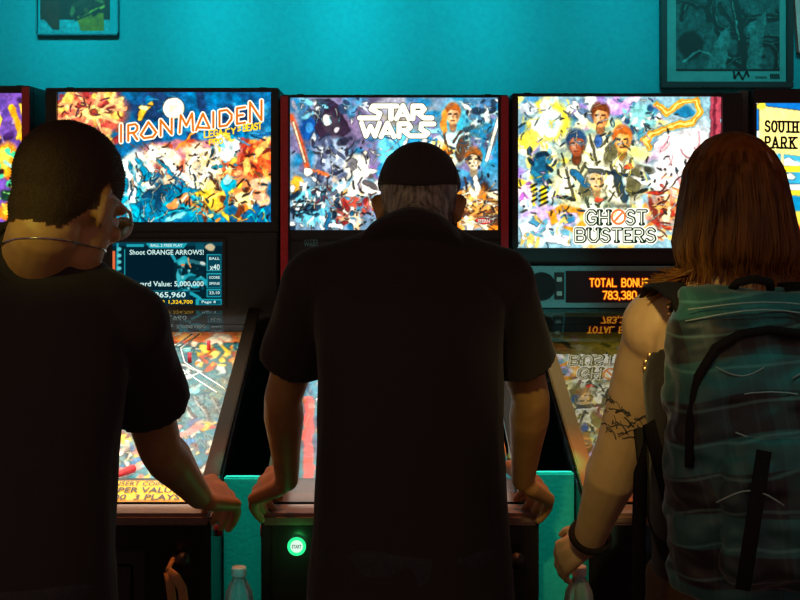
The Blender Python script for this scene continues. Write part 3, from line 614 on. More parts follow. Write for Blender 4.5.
def draw_sp(g):
    a = Art(*g, (10, 105, 185), 1.6, 8); x0, y0, x1, y1 = g
    a.rect(x0, 140, x1, 166, (60, 175, 205)); a.ell(800, 122, 14, 7, CREAM); a.ell(850, 118, 30, 10, CREAM); a.ell(766, 150, 16, 9, (235, 245, 240)); a.ell(790, 164, 14, 6, (240, 250, 245)); a.rect(x0, 130, 760, 165, (190, 225, 225))
    a.rect(x0, 166, x1, 202, (248, 225, 40)); a.rect(x0, 164, 776, 169, (235, 110, 60)); a.rect(764, 172, 782, 184, (190, 190, 90)); a.rect(784, 172, x1, 188, (50, 160, 195)); a.ell(791, 176, 6, 4, CREAM); a.rect(786, 184, 820, 190, (235, 240, 235))
    a.rect(782, 152, 785, 172, (230, 215, 150))
    a.rect(x0, 200, x1, 205, (250, 235, 90)); a.ell(790, 218, 36, 26, (235, 95, 25)); a.ell(786, 214, 24, 18, (250, 205, 70)); a.ell(790, 204, 26, 10, (10, 130, 175)); a.ell(785, 211, 8, 7, (255, 240, 160))
    a.rect(x0, 214, 766, 236, (225, 150, 30)); a.rect(x0, 228, x1, 236, (225, 70, 25)); a.rect(x0, 236, x1, y1, (250, 245, 205))
    a.poly([(760, 105), (800, 110), (843, 115), (843, 162), (800, 156), (760, 151)], (240, 222, 130), True); a.ell(762, 106, 5, 5, (245, 215, 60)); a.line([(757, 104), (764, 101)], 2, CREAM)
    a.grain(7); return a
def em(r, g, b, s=1.4): return emat('lit_lettering', rgb(r, g, b), s)
def let_none(tr, pl, M_): pass
def let_im(tr, pl, M_):
    spec = [('I', 118, 5), ('R', 127, 10.5), ('o', 139.5, 17), ('N', 159.5, 12.5), ('M', 178.5, 15), ('a', 195, 15), ('I', 210.5, 5), ('D', 218.5, 13.5), ('E', 236, 9.5), ('N', 249, 13)]
    for nm, sw, off, mt in (('title_outline', 5.0, .001, em(255, 246, 220)), ('title_lettering', 2.3, .002, em(232, 120, 20, 1.1))):
        mb = MB()
        for c, x, w in spec:
            b = 142 - (x - 118) * .155; h = 15.5 + (1.5 if x < 125 else 0) + (4 if c in 'N' and x > 240 else 0) + (2 if c == 'M' else 0)
            letter(mb, c, x + .6, b, w - 1.4, h, sw, pl(off), slope=-.155)
        mb.build(nm, mt, tr)
    mb = MB(); word(mb, 'LEGA', 204, 222, 137.5, 6.2, 1.4, pl(.002), slope=-.14)
    ribbon(mb, [(229, 128.5), (225.5, 129.5), (225.5, 133.5), (229, 133.5)], 1.4, pl(.002)); ribbon(mb, [(231, 128), (233, 130.5), (235, 127.5)], 1.4, pl(.002)); ribbon(mb, [(233, 130.5), (233, 133.5)], 1.4, pl(.002))
    word(mb, 'BEAST', 243, 261, 131, 6.2, 1.4, pl(.002), slope=-.13); ribbon(mb, [(238, 127.5), (240, 126.5)], 2, pl(.002)); ribbon(mb, [(238, 130.5), (240, 129.5)], 2, pl(.002))
    mb.build('subtitle_lettering', em(250, 205, 30), tr)
    mb = MB(); word(mb, 'PRO', 209, 222, 144.5, 5, 1.4, pl(.002), slope=-.1); mb.build('edition_lettering', em(250, 205, 30), tr)
def let_sw(tr, pl, M_):
    for nm, k, off, mt in (('title_outline', 2.4, .001, em(60, 50, 46, .8)), ('title_lettering', .9, .002, em(255, 250, 222))):
        mb = MB(); fn = pl(off)
        def rb(pts, w): ribbon(mb, pts, w + k, fn)
        # STAR
        rb([(383, 105.8), (373, 105.8), (371, 109), (380, 113.2), (378, 117.8), (359.5, 117.8)], 4.2)
        rb([(384, 105.8), (397, 105.8)], 4.2); rb([(391, 105.8), (391, 118.6)], 4.8)
        rb([(396.5, 118.6), (403, 105.4), (409, 118.6)], 4.4); rb([(400, 115.2), (406.5, 115.2)], 2.6)
        rb([(413, 118.6), (413, 105.8), (422, 105.8), (424.5, 109), (421, 112.4), (415, 112.6)], 4.2); rb([(418, 113), (424, 117.8), (432, 117.8)], 4.2)
        # WARS
        rb([(361.5, 122.8), (366, 136), (370.5, 126), (375, 136), (379.5, 122.8)], 4.0)
        rb([(381, 136.5), (387.5, 123), (394, 136.5)], 4.4); rb([(385, 133), (391, 133)], 2.6)
        rb([(399, 136.5), (399, 123.6), (408, 123.6), (410.5, 127), (407, 130), (401, 130.4)], 4.2); rb([(404, 131), (410, 135.8), (425, 135.8), (428, 133), (421, 129), (421.5, 123.8), (434, 123.8)], 4.2)
        mb.build(nm, mt, tr)
    mb = MB(); fit_text(mb, 'STERN', 478, 490, 219.4, 222.8, pl(.002), .02); mb.build('maker_lettering', em(255, 240, 225, .9), tr)
def let_gb(tr, pl, M_):
    for nm, sw, off, mt in (('title_outline', 6.0, .001, em(255, 252, 232)), ('title_lettering', 3.7, .002, em(22, 52, 36, .8)), ('title_highlight', 1.1, .003, em(235, 240, 215))):
        mb = MB(); fn = pl(off); dx = -.5 if 'high' in nm else 0
        for c, x, w in (('G', 587, 10), ('H', 600.5, 9), ('S', 627.5, 7.5), ('T', 638, 9)): letter(mb, c, x + dx, 224, w, 13, sw, fn, serif=1.5 if 'light' not in nm else 0)
        for c, x, w in (('B', 576.5, 9), ('U', 589.5, 9.5), ('S', 602.5, 7.5), ('T', 613, 9), ('E', 625, 7), ('R', 635, 8.5), ('S', 647.5, 8)): letter(mb, c, x + dx, 241.6, w, 12.5, sw, fn, serif=1.5 if 'light' not in nm else 0)
        mb.build(nm, mt, tr)
    mb = MB(); ring = [(619 + 6.6 * math.cos(2 * PI * k / 20), 217 + 7 * math.sin(2 * PI * k / 20)) for k in range(21)]
    ribbon(mb, ring, 2.2, pl(.003)); ribbon(mb, [(614.5, 222), (623.5, 212)], 2.2, pl(.003)); mb.build('emblem', em(240, 120, 60), tr)
def let_sp(tr, pl, M_):
    mb = MB(); fn = pl(.002)
    for c, x, w in (('S', 766.5, 4.2), ('O', 773, 4.6), ('U', 780.3, 4.2), ('T', 787, 4.8), ('H', 794.3, 4)): letter(mb, c, x, 131.2 + (x - 767) * .03, w, 10.2, 2.1, fn, serif=1.7)
    for c, x, w in (('P', 766.5, 4.4), ('A', 773.6, 5.4), ('R', 782.6, 4.6), ('K', 791.5, 4.8)): letter(mb, c, x, 147.4 + (x - 767) * .03, w, 10.6, 2.1, fn, serif=1.7)
    mb.build('title_lettering', em(18, 16, 10, .5), tr)

machine(-85, (-190, 31, 86), (-180, 93, 24, 222), 'pinball machine at the edge, purple and orange backglass beside the red trim', draw_fl, let_none, 'fl', (None, 'red'), play=0)
im, im_sp, bx, bz, YB, pf = machine(163, (46, 279, 88), (57, 92, 271, 222), 'pinball machine with slanted orange title and full moon on its blue backglass', draw_im, let_im, 'im', (None, None), (235, 180, 30))
# IM display
def lcd():
    a = Art(113, 242, 223, 305, (4, 34, 46), 2.2, 31)
    T = (30, 165, 180); D = (6, 80, 96); W = (225, 245, 235)
    a.rect(113, 242, 223, 246, (5, 60, 76)); a.poly([(146, 243), (188, 243), (184, 248), (150, 248)], T, True); a.rect(127, 244, 144, 247, T)
    a.rect(113, 251, 115.5, 278, (235, 110, 60)); a.line([(118, 244), (117, 300)], 2.4, T, crisp=True); a.rect(124.5, 249, 125.3, 280, T)
    for k in range(6): a.ell(119.5, 249 + k * 6.4, 2.6, 2.2, (90, 205, 210), crisp=True)
    a.rect(126, 256, 174, 280, (3, 28, 42))
    a.line([(180, 262), (184, 258), (190, 262)], 6, T); a.line([(183, 262), (178, 275), (180, 284)], 6, (60, 190, 200)); a.line([(176, 262), (172, 256)], 4, T); a.line([(189, 258), (191, 266)], 2, (245, 160, 90)); a.ell(183, 265, 2, 1.6, (250, 130, 50)); a.line([(192, 261), (204, 264)], 5, (40, 110, 120)); a.ell(203, 263, 2, 2, (210, 220, 210))
    a.line([(180, 284), (188, 274), (196, 278), (206, 282)], 6, T); a.splat(24, (176, 266, 206, 292), [T, D, (120, 215, 220), (4, 40, 50)], (1, 3), 2); a.line([(186, 290), (204, 302)], 4, T)
    a.ell(210, 247, 5, 4.5, (205, 190, 150)); a.rect(196, 243, 204, 250, D)
    for y0, y1 in ((254, 271), (273, 288), (289, 297)): a.rect(207, y0, 221.5, y1, T); a.rect(208, y0 + 1, 221, y1 - .8, (6, 66, 82))
    a.rect(144, 290.5, 200, 291.3, T); a.rect(146, 291.3, 190, 299, (4, 50, 66)); a.rect(148, 299, 196, 305, (4, 40, 52)); a.rect(196, 299, 222, 305, T); a.rect(199, 300, 221, 304.4, D)
    return a
lo = lcd().build('display', M['screen'], lambda x, y: V(bx(x), YB - .0055, bz(y)), im_sp)
fr = MB()
for (a, b, c, d) in ((110, 239, 226, 242), (110, 305, 226, 308), (110, 242, 113, 305), (223, 242, 226, 305)): fr.box((bx(a), YB - .012, bz(d)), (bx(c), YB - .004, bz(b)))
fr.build('display_bezel', M['black'], im_sp)
lw, ly = MB(), MB(); P = lambda x, y: V(bx(x), YB - .0068, bz(y))
for t, x0, x1, y0, y1 in (('BALL 2 FREE PLAY', 151, 183, 243.8, 246.6), ('Shoot ORANGE ARROWS!', 130, 204, 249.6, 254.6), ('Award Value: 5,000,000', 131, 204, 281, 287), ('3,865,960', 148, 186, 291.8, 298.2), ('x40', 210, 220, 264, 270), ('BALL', 209.5, 220, 257, 259.6), ('SCORE', 209.5, 220, 276, 278.6), ('SPINS', 209.5, 220, 282, 284.6), ('23,10', 209.5, 220, 291, 294.5), ('Page 4', 202, 216, 300.4, 303.8)):
    fit_text(lw, t, x0, x1, y0, y1, P, .012)
for t, x0, x1 in (('900', 156, 165), ('1,324,700', 169, 193)): fit_text(ly, t, x0, x1, 299.8, 304.2, P, .015)
lw.build('screen_lettering', emat('lit_white', rgb(205, 240, 235), 1.1), lo); ly.build('score_lettering', emat('lit_yellow', rgb(255, 205, 20), 1.1), lo)

sw_, sw_sp, bx, bz, YB, pf = machine(395, (281, 508, 95), (290, 97.5, 498, 230), 'pinball machine with red side trim and block white title, behind the man in the cap', draw_sw, let_sw, 'sw', ('red', 'red'), (60, 40, 34))
P2 = lambda x, y: V(bx(x), YB - .0055, bz(y))
mb = MB(); fit_text(mb, 'STAR', 304, 318, 237, 241.4, P2, .02); fit_text(mb, 'WARS', 304, 318, 242, 246.4, P2, .02); mb.build('panel_lettering', pmat('grey_green_print', (.10, .25, .24, 1), None, .5), sw_sp)
MB().box((bx(340), YB - .006, bz(308)), (bx(450), YB - .004, bz(248))).build('display', M['black'], sw_sp)
# start button of the middle machine
bp = at(297, 545, FD) - V(sw_.location.x, FD, 0)
sb = MB().cyl(bp + V(0, -.012, 0), bp, .0165, n=32).build('start_button', emat('lit_button', rgb(225, 255, 235), 1.0), sw_, True)
MB().tube([bp + V(math.cos(2 * PI * k / 32) * .0175, -.012, math.sin(2 * PI * k / 32) * .0175) for k in range(32)], .0035, 8, closed=True).build('button_ring', emat('lit_green', (0.02, .75, .22, 1), 1.6), sb, True)
mb = MB(); bs = F / (FD - .013); Q = lambda x, y: V((x - 297) / bs, -.0132, -(y - 545) / bs) + bp
fit_text(mb, 'START', 292.2, 301.8, 543.2, 547, Q, .02); mb.build('button_lettering', emat('dim_green', (0.0, .12, .06, 1), .5), sb)
li = bpy.data.lights.new('button_glow', 'POINT'); li.energy = .06; li.color = (.05, 1, .2); li.shadow_soft_size = .01
lo = bpy.data.objects.new('button_glow', li); COL.objects.link(lo); lo.parent = sw_; lo.location = bp + V(0, -.06, 0)

gb, gb_sp, bx, bz, YB, pf = machine(627, (512, 742, 93.5), (518, 96.5, 722, 248), 'pinball machine with dark green lettered title and painted men in beige on its backglass', draw_gb, let_gb, 'gb', (None, None), (205, 105, 40), side='sideart', rail='raillit')
pg = MB().box((bx(520), YB - .014, bz(309)), (bx(736), YB - .003, bz(264)))
pg.build('panel_plate', M['panelgrey'], gb_sp, bevel=.006)
MB().box((bx(516), YB - .022, bz(262)), (bx(738), YB - .004, bz(252))).build('panel_ledge', M['powder'], gb_sp, bevel=.004)
MB().box((bx(520), YB - .03, bz(316)), (bx(736), YB - .004, bz(311))).build('panel_ledge', M['panelgrey'], gb_sp, bevel=.003)
for px in (541, 715):
    c = V(bx(px), YB - .0145, bz(286))
    s_ = MB().cyl(c + V(0, .002, 0), c + V(0, -.003, 0), .042, n=40).build('speaker', M['grille'], gb_sp)
    MB().tube([c + V(math.cos(2 * PI * k / 40) * .043, -.002, math.sin(2 * PI * k / 40) * .043) for k in range(40)], .0025, 8, closed=True).build('speaker_ring', M['black'], s_, True)
for px in (558.5, 698):
    MB().box((bx(px - 5), YB - .017, bz(299)), (bx(px + 5), YB - .0135, bz(272))).build('button_plate', M['black'], gb_sp)
    for py in (279, 293): MB().box((bx(px - 2.6), YB - .021, bz(py + 2.2)), (bx(px + 2.6), YB - .017, bz(py - 2.2))).build('panel_button', M['whiteplastic'], gb_sp, bevel=.001)
dm = MB().box((bx(565), YB - .018, bz(302)), (bx(691), YB - .0135, bz(270.5))).build('display', pmat('dark_red_display', (.02, .004, .004, 1), None, .3), gb_sp)
for nm, sw, off, mt in (('score_glow', 2.5, .0190, emat('lit_red', rgb(205, 35, 10), .9)), ('score_lettering', 1.15, .0195, emat('lit_amber', rgb(255, 190, 40), 1.2))):
    mb = MB(); Q = (lambda o: lambda x, y: V(bx(x), YB - o, bz(y)))(off)
    word(mb, 'TOTAL BONUS', 589, 647, 286, 7.6, sw, Q, gap=.42); word(mb, '783,380', 602, 635, 298.4, 7.4, sw, Q, gap=.36)
    mb.build(nm, mt, dm)
sp_, sp_sp, bx, bz, YB, pf = machine(868, (752, 984, 89), (756, 103, 980, 240), 'pinball machine with black slab lettered signboard on a sky blue backglass', draw_sp, let_sp, 'sp', (None, None), play=0)
MB().box((bx(743), YB + .03, 1.3), (bx(751), YB + .3, bz(90))).build('side_panel', M['greytrim'], sp_)

# ------------------------------------------------------------------ partition panels between the machines, cup holders and bottles
for x0, x1, z, lb in ((-.386, -.281, .907, 'teal partition panel behind the capped water bottle, in the gap beside the start button'), (.357, .463, .918, 'teal partition panel behind the tattooed arm, in the gap past the capped man')):
    o = MB().box((x0 - .0, 3.10, 0), (x1 + .0, 3.125, z)).build('partition_panel', M['partition'], bevel=.004); tag(o, lb, 'panel', 'partition panels between the machines')
def cup_holder(root, wx, d, base, lab):
    l = V(wx - root.location.x, d - FD, base)
    mb = MB().lathe(l, [(.001, -.006), (.040, -.006), (.042, 0), (.042, .07), (.039, .07), (.037, .002), (.001, .002)], 28)
    mb.box((l.x - .01, l.y + .04, base), (l.x + .01, -.001, base + .03)); x = -HW + .03
    mb.box((min(l.x, x), -.012, base), (max(l.x, x), -.001, base + .03))
    o = mb.build('cup_holder', M['powder'], None, True, off=(-root.location.x + wx - wx, -FD, 0)); o.location = (0, 0, 0); tag(o, lab, 'cup holder', 'cup holders on the front legs')
def bottle(p, lb, cap=True):
    root = empty('water_bottle', p); tag(root, lb, 'bottle', 'water bottles in the cup holders')
    pr = [(.002, 0), (.026, 0), (.0315, .008), (.0315, .04), (.029, .045), (.0315, .05), (.0315, .09), (.029, .095), (.0315, .10), (.0315, .135), (.028, .158), (.018, .18), (.0125, .188), (.0125, .205)]
    MB().lathe((0, 0, 0), pr + [(.0115, .205), (.0115, .188), (.017, .179), (.0268, .157), (.0303, .134), (.0303, .008), (.002, .003)], 32).build('bottle_body', M['bottle'], root, True)
    MB().lathe((0, 0, 0), [(.002, .004), (.0298, .008), (.0298, .13), (.002, .13)], 28).build('water', M['bottle'], root, True)
    if cap: MB().lathe((0, 0, 0), [(.0145, .192), (.0155, .194), (.0155, .208), (.0145, .211), (.002, .211)], 28).build('cap', M['whiteplastic'], root, True)
b1 = at(239, 600, 2.7); zt1 = CH - (567 - VY) / F * 2.7
cup_holder(sw_, b1.x, 2.7, zt1 - .211 - .005, 'black cup holder carrying the capped bottle, on the leg below the start button'); bottle((b1.x, 2.7, zt1 - .211), 'capped clear water bottle standing alone in front of the gap beside the lit start button')
b2 = at(579, 600, 2.66); zt2 = CH - (566 - VY) / F * 2.66
cup_holder(gb, b2.x, 2.66, zt2 - .211 - .005, 'black cup holder under the bottle that the long haired person reaches for'); bottle((b2.x, 2.66, zt2 - .211), 'clear water bottle under the hand of the long haired person')

# ------------------------------------------------------------------ pictures on the wall
def wx(px): return (px - VX) / F * 4.53
def wz(py): return CH - (py - VY) / F * 4.53
def picture(name, box, fw, label, mats, art, mat_col, arect):
    x0, y0, x1, y1 = box
    root = empty(name, (wx((x0 + x1) / 2), WY, wz(y1))); tag(root, label, 'picture'); ox, oz = root.location.x, root.location.z
    def B(a, b, c, d, n0, n1): return ((wx(a) - ox, -n1, wz(d) - oz), (wx(c) - ox, -n0, wz(b) - oz))
    fr = MB()
    for r in ((x0, y0, x1, y0 + fw), (x0, y1 - fw, x1, y1), (x0, y0 + fw, x0 + fw, y1 - fw), (x1 - fw, y0 + fw, x1, y1 - fw)): fr.box(*B(*r, 0, .03))
    fr.build('picture_frame', mats, root, bevel=.003)
    MB().box(*B(x0 + fw, y0 + fw, x1 - fw, y1 - fw, 0, .012)).build('mat_board', mat_col, root)
    art.build('print', M['paper'], lambda x, y: V(wx(x) - ox, -.014, wz(y) - oz), root)
    return root
a = Art(39, -80, 109, 32, (22, 150, 160), 1.4, 41); a.rect(39, -80, 109, 19, (38, 12, 10)); a.rect(39, 0, 58, 19, (70, 22, 8)); a.poly([(44, 19), (58, 19), (58, 29), (52, 29)], (70, 25, 8), True)
a.poly([(76, 19), (84, 12), (103, 4), (103, 30), (80, 30)], (150, 110, 12), True); a.rect(72, 0, 104, 12, (45, 28, 14)); a.line([(78, 16), (103, 6)], 4, (190, 160, 50)); a.line([(74, 20), (104, 8)], 1.6, (30, 15, 8)); a.splat(40, (40, -60, 104, 14), [(95, 60, 20), (60, 40, 25), (25, 10, 8), (120, 110, 60)], (1, 4), 3); a.grain(15)
picture('framed_poster', (35, -84, 118, 35), 1.6, 'brown and gold poster on a teal mat, hung above the machine with the moon', pmat('teal_frame', (.008, .20, .24, 1), None, .5), a, M['wall'], None)
a = Art(677, -90, 781, 70.5, (34, 84, 84), 1.6, 43)
for k in range(34):
    x = a.rs.uniform(677, 781); y = a.rs.uniform(-90, 60); p = [(x, y)]; t = a.rs.uniform(0, 6.28)
    for j in range(6): t += a.rs.uniform(-.8, .8); p.append((p[-1][0] + 9 * math.cos(t), p[-1][1] + 9 * math.sin(t)))
    a.line(p, a.rs.uniform(4, 9), (8, 16, 17)); a.line([(q[0] + 1.5, q[1] - 1) for q in p], 1.6, (70, 150, 145))
a.line([(736, 0), (742, 40), (748, 70)], 10, (10, 20, 20)); a.line([(734, 0), (740, 40)], 2, (80, 160, 150)); a.ell(692, 45, 14, 16, (12, 22, 22)); a.line([(684, 60), (700, 50), (715, 56), (730, 40)], 3, (80, 150, 145)); a.poly([(706, 70), (722, 30), (732, 24), (728, 70)], (52, 120, 118)); a.poly([(748, 70), (750, 24), (768, 10), (762, 70)], (48, 112, 110))
a.rect(677, 68.8, 781, 70.5, (6, 10, 10)); a.grain(25)
pic = picture('framed_print', (661, -100, 794, 88), 6.5, 'black framed ink drawing on a green mat, hung above the auburn haired person', M['frame'], a, pmat('green_mat_board', (.09, .32, .30, 1), (.11, .36, .34, 1), .6, scale=40), None)
mb = MB(); ox, oz = pic.location.x, pic.location.z; Q = lambda x, y: V(wx(x) - ox, -.0135, wz(y) - oz)
for x in range(757, 769, 2): ribbon(mb, [(x, 76), (x + 1, 78)], .9, Q)
for x in range(772, 781, 2): ribbon(mb, [(x, 74), (x + .6, 78)], 1.6, Q)
ribbon(mb, [(735, 70), (736, 78), (740, 72), (744, 79), (748, 71), (750, 76)], 2.2, Q); mb.build('signature', M['black'], pic)
pp = MB().add([V(wx(790) , WY - .035, wz(-60)), V(wx(840), WY - .035, wz(-60)), V(wx(840), WY - .035, wz(60)), V(wx(798.5), WY - .035, wz(52)),
               V(wx(790) , WY, wz(-60)), V(wx(840), WY, wz(-60)), V(wx(840), WY, wz(60)), V(wx(798.5), WY, wz(52))], [(0, 1, 2, 3), (7, 6, 5, 4), (0, 4, 5, 1), (1, 5, 6, 2), (2, 6, 7, 3), (3, 7, 4, 0)]).build('wall_board', pmat('pale_board', (.75, .5, .45, 1), None, .6)); tag(pp, 'pale pink slanted board at the edge of the wall beside the black frame', 'board')

# ------------------------------------------------------------------ people
def rotm(yaw, pitch, roll=0):
    """face looks along +Y turned by yaw to +X, pitched down"""
    return Matrix.Rotation(-R(yaw), 3, 'Z') @ Matrix.Rotation(-R(pitch), 3, 'X') @ Matrix.Rotation(R(roll), 3, 'Y')
def torso_ring(c, rx, ry, tilt=0, yaw=0, n=28, p=2.4):
    out = []
    Mx = Matrix.Rotation(-R(yaw), 3, 'Z') @ Matrix.Rotation(-R(tilt), 3, 'X')
    for i in range(n):
        a = 2 * PI * i / n; ca, sa = math.cos(a), math.sin(a)
        out.append(Vector(c) + Mx @ V(rx * math.copysign(abs(ca) ** (2 / p), ca), ry * math.copysign(abs(sa) ** (2 / p), sa), 0))
    return out
def add_head(mb, H, Mh, s, ear=1.0):
    def A(p): return H + Mh @ (Vector(p) * s)
    def E(c, r): mb.ell(A(c), [x * s for x in r], Mh)
    E((0, -.012, .030), (.076, .098, .088)); E((0, .036, -.030), (.058, .056, .085)); E((0, .048, -.082), (.036, .042, .032)); E((0, -.045, -.02), (.060, .054, .06))
    for sx in (-1, 1):
        E((sx * .032, .034, -.066), (.020, .042, .034)); E((sx * .04, .073, -.02), (.02, .016, .016))
        mb.tube([A((sx * .012, .093, .022)), A((sx * .052, .074, .022))], .008 * s, 8, round_end=True)
        ex = lambda q: sx * (.072 + (q - .072) * ear)
        mb.tube([A((sx * .070, .004, .018)), A((ex(.081), -.010, .024)), A((ex(.086), -.018, .008)), A((ex(.082), -.011, -.014)), A((sx * .070, .002, -.032))], [.0055 * s, .0055 * s, .005 * s, .005 * s, .007 * s], 10, round_end=True)
        mb.ell(A((ex(.076), -.006, -.002)), (.006 * s * ear, .017 * s, .028 * s), Mh @ Matrix.Rotation(sx * R(-28), 3, 'Z')); mb.ell(A((ex(.078), -.006, -.026)), (.006 * s, .010 * s, .011 * s), Mh)
    mb.tube([A((0, .088, .015)), A((0, .108, -.022))], [.008 * s, .013 * s], 10, round_end=True)
    mb.tube([A((-.022, .086, -.056)), A((0, .094, -.053)), A((.022, .086, -.056))], .006 * s, 8, round_end=True); mb.tube([A((-.018, .086, -.066)), A((0, .092, -.067)), A((.018, .086, -.066))], .0065 * s, 8, round_end=True)
def add_hand(mb, wrist, pd, nd, fd, thumb, curl=(10, 25, 20), s=1.0, fan=.3):
    """pd palm direction, nd back-of-hand normal, fd finger direction, thumb = direction to the thumb side"""
    wrist = Vector(wrist); pd = Vector(pd).normalized(); nd = Vector(nd); nd = (nd - pd * nd.dot(pd)).normalized(); lat = pd.cross(nd).normalized()
    if lat.dot(Vector(thumb)) < 0: lat = -lat
    fd = Vector(fd).normalized(); ax = lat
    mb.ell(wrist + pd * .045 * s, (.026 * s, .05 * s, .016 * s), Matrix((lat, pd, nd)).transposed())
    for k, (o, ln, kl) in enumerate(((.030, .074, .088), (.010, .083, .092), (-.010, .077, .088), (-.029, .060, .080))):
        b = wrist + lat * o * .55 * s + pd * .012 * s; kn = wrist + lat * o * s + pd * kl * s
        mb.tube([b, kn], [.015 * s, .0115 * s], 10, round_end=True)
        d = (fd + lat * (o * fan * 8) * .1).normalized(); p = kn
        # bend axis: towards the palm (-nd)
        axis = d.cross(nd).normalized()
        for j, (fr, cu) in enumerate(zip((.46, .30, .24), curl)):
            d = Matrix.Rotation(-R(cu), 3, axis) @ d
            q = p + d * ln * fr * s; mb.tube([p, q], [(.0098 - j * .0009) * s, (.0090 - j * .0009) * s], 10, round_end=True); p = q
    t0 = wrist + lat * .014 * s + pd * .018 * s; t1 = t0 + (lat * .75 + pd * .6 - nd * .25).normalized() * .042 * s; t2 = t1 + (lat * .35 + pd * .9 - nd * .2).normalized() * .034 * s; t3 = t2 + (pd + lat * .1 - nd * .3).normalized() * .026 * s
    mb.tube([t0, t1, t2, t3], [.015 * s, .0125 * s, .0105 * s, .0085 * s], 10, round_end=True)
def skin_hair(body, off, H, Mh, s, inside, th, name, mat, jit=.004, fuzz=0, seed=1):
    """hair that follows the scalp: the covered part of the skin, lifted by th, with short bristles"""
    me = body.data; inv = Mh.transposed(); rr = random.Random(seed); keep = {}; mb = MB(); co = []
    for v in me.vertices:
        p = inv @ (v.co + off - H) / s
        if p.length < .16 and inside(p, mnoise.noise(p * 60) * jit): keep[v.index] = len(co); co.append(v.co + v.normal * (th(p) if callable(th) else th))
    fs = [tuple(keep[i] for i in p.vertices) for p in me.polygons if all(i in keep for i in p.vertices)]
    mb.v = [tuple(c) for c in co]; mb.f = fs
    if fuzz:
        nr = [me.vertices[i].normal.copy() for i in keep]
        for k in range(fuzz):
            i = rr.randrange(len(co)); n = nr[i]; a = co[i] - n * .001; t = n.orthogonal().normalized(); dr = (n + V(rr.uniform(-.4, .4), rr.uniform(-.4, .4), rr.uniform(-.7, .2))).normalized()
            b = a + dr * rr.uniform(.002, .0045); mb.add([a + t * .0007, a - t * .0007, b], [(0, 1, 2)])
    o = bpy.data.objects.new(name, bpy.data.meshes.new(name)); o.data.from_pydata(mb.v, [], mb.f); o.data.update(); COL.objects.link(o); o.parent = body; o.data.materials.append(mat)
    o.data.polygons.foreach_set('use_smooth', [True] * len(o.data.polygons)); return o
def lerp(a, b, t): return Vector(a) * (1 - t) + Vector(b) * t
def add_arm(mb, S, E, W, r, k=1.0):
    S, E, W = Vector(S), Vector(E), Vector(W)
    mb.tube([S, lerp(S, E, .3), lerp(S, E, .75), E], [r * 1.12, r * 1.08, r * .92, r * .86], 16, round_end=True)
    mb.tube([E, lerp(E, W, .22), lerp(E, W, .6), W], [r * .86, r * .93, r * .72, r * .56], 16, round_end=True)
    mb.ell(E - (lerp(S, W, .5) - E).normalized() * r * .28, (r * .55,) * 3)
def add_legs(mb, base, pel, rx, stance=.11, r=.085, grow=0):
    for sx in (-1, 1):
        h = pel + V(sx * rx * .52, 0, -.04); a = V(base.x + sx * stance, base.y - .01, .09); kn = lerp(h, a, .5) + V(0, .03, 0)
        mb.tube([h, lerp(h, kn, .5), kn, lerp(kn, a, .35), a], [r + grow, r * .92 + grow, r * .66 + grow, r * .66 + grow, r * (.45 if not grow else .7) + grow], 16, round_end=not grow)
def wr(amp, sc, seed=0.0, zs=1.0):
    def f(co):
        p = Vector((co.x * sc + seed, co.y * sc, co.z * sc * zs + seed * 2)); return (mnoise.noise(p) + .5 * mnoise.noise(p * 2.1)) * amp
    return f
def person(base, pel, secs, N, H, hd, hs, arms, skin, label, neck_r=.056, legc='jeans', ear=1.0):
    """secs: torso sections (centre, rx, ry, tilt)"""
    base = Vector(base); H = Vector(H); N = Vector(N); Mh = rotm(*hd); pel = Vector(pel)
    mb = MB()
    mb.loft([torso_ring(*s) for s in secs]); mb.ell(pel, (secs[0][1] * .98, secs[0][2], .11))
    nk = H + Mh @ V(0, -.035 * hs, -.06 * hs)
    mb.tube([lerp(N, nk, -.25), lerp(N, nk, .3), nk], [neck_r * 1.12, neck_r * 1.0, neck_r * .97], 18, round_end=True)
    add_head(mb, H, Mh, hs, ear)
    for A in arms:
        add_arm(mb, A['S'], A['E'], A['W'], A['r']); mb.ell(Vector(A['S']), (A['r'] * 1.25,) * 3); mb.tube([lerp(N, A['S'], .25), lerp(N, A['S'], .9)], [.055, A['r'] * 1.1], 14, round_end=True)
        add_hand(mb, A['W'], *A['hand'], s=A.get('hs', 1.0))
    add_legs(mb, base, pel, secs[0][1])
    for sx in (-1, 1): mb.tube([V(base.x + sx * .11, base.y - .05, .05), V(base.x + sx * .12, base.y + .13, .035)], [.04, .032], 12, round_end=True)
    body = mb.solid('person', skin, .0052, 3, None, base); body.location = base; tag(body, label, 'person')
    for sx in (-1, 1):
        MB().ell(H + Mh @ (V(sx * .031, .0815, .004) * hs), (.0115 * hs,) * 3).build('eye', M['eye'], body, True, off=base)
        sh = MB(); p = V(base.x + sx * .112, base.y - .055, 0); q = V(base.x + sx * .122, base.y + .15, 0)
        sh.tube([p + V(0, 0, .045), lerp(p, q, .5) + V(0, 0, .045), q + V(0, 0, .036)], [.05, .05, .042], 16, round_end=True); sh.box((p.x - .045, p.y - .04, 0), (p.x + .05, q.y + .02, .02))
        sh.solid('shoe', M['shoe'], .008, 2, body, base)
    tr = MB(); add_legs(tr, base, pel, secs[0][1], grow=.012); tr.loft([torso_ring(pel + V(0, 0, -.10), secs[0][1] * .98, secs[0][2] * 1.05), torso_ring(pel + V(0, 0, .06), secs[0][1] * 1.02, secs[0][2] * 1.10)])
    tr.solid('trousers', M[legc], .009, 3, body, base, wr(.004, 18, 3))
    return body, Mh
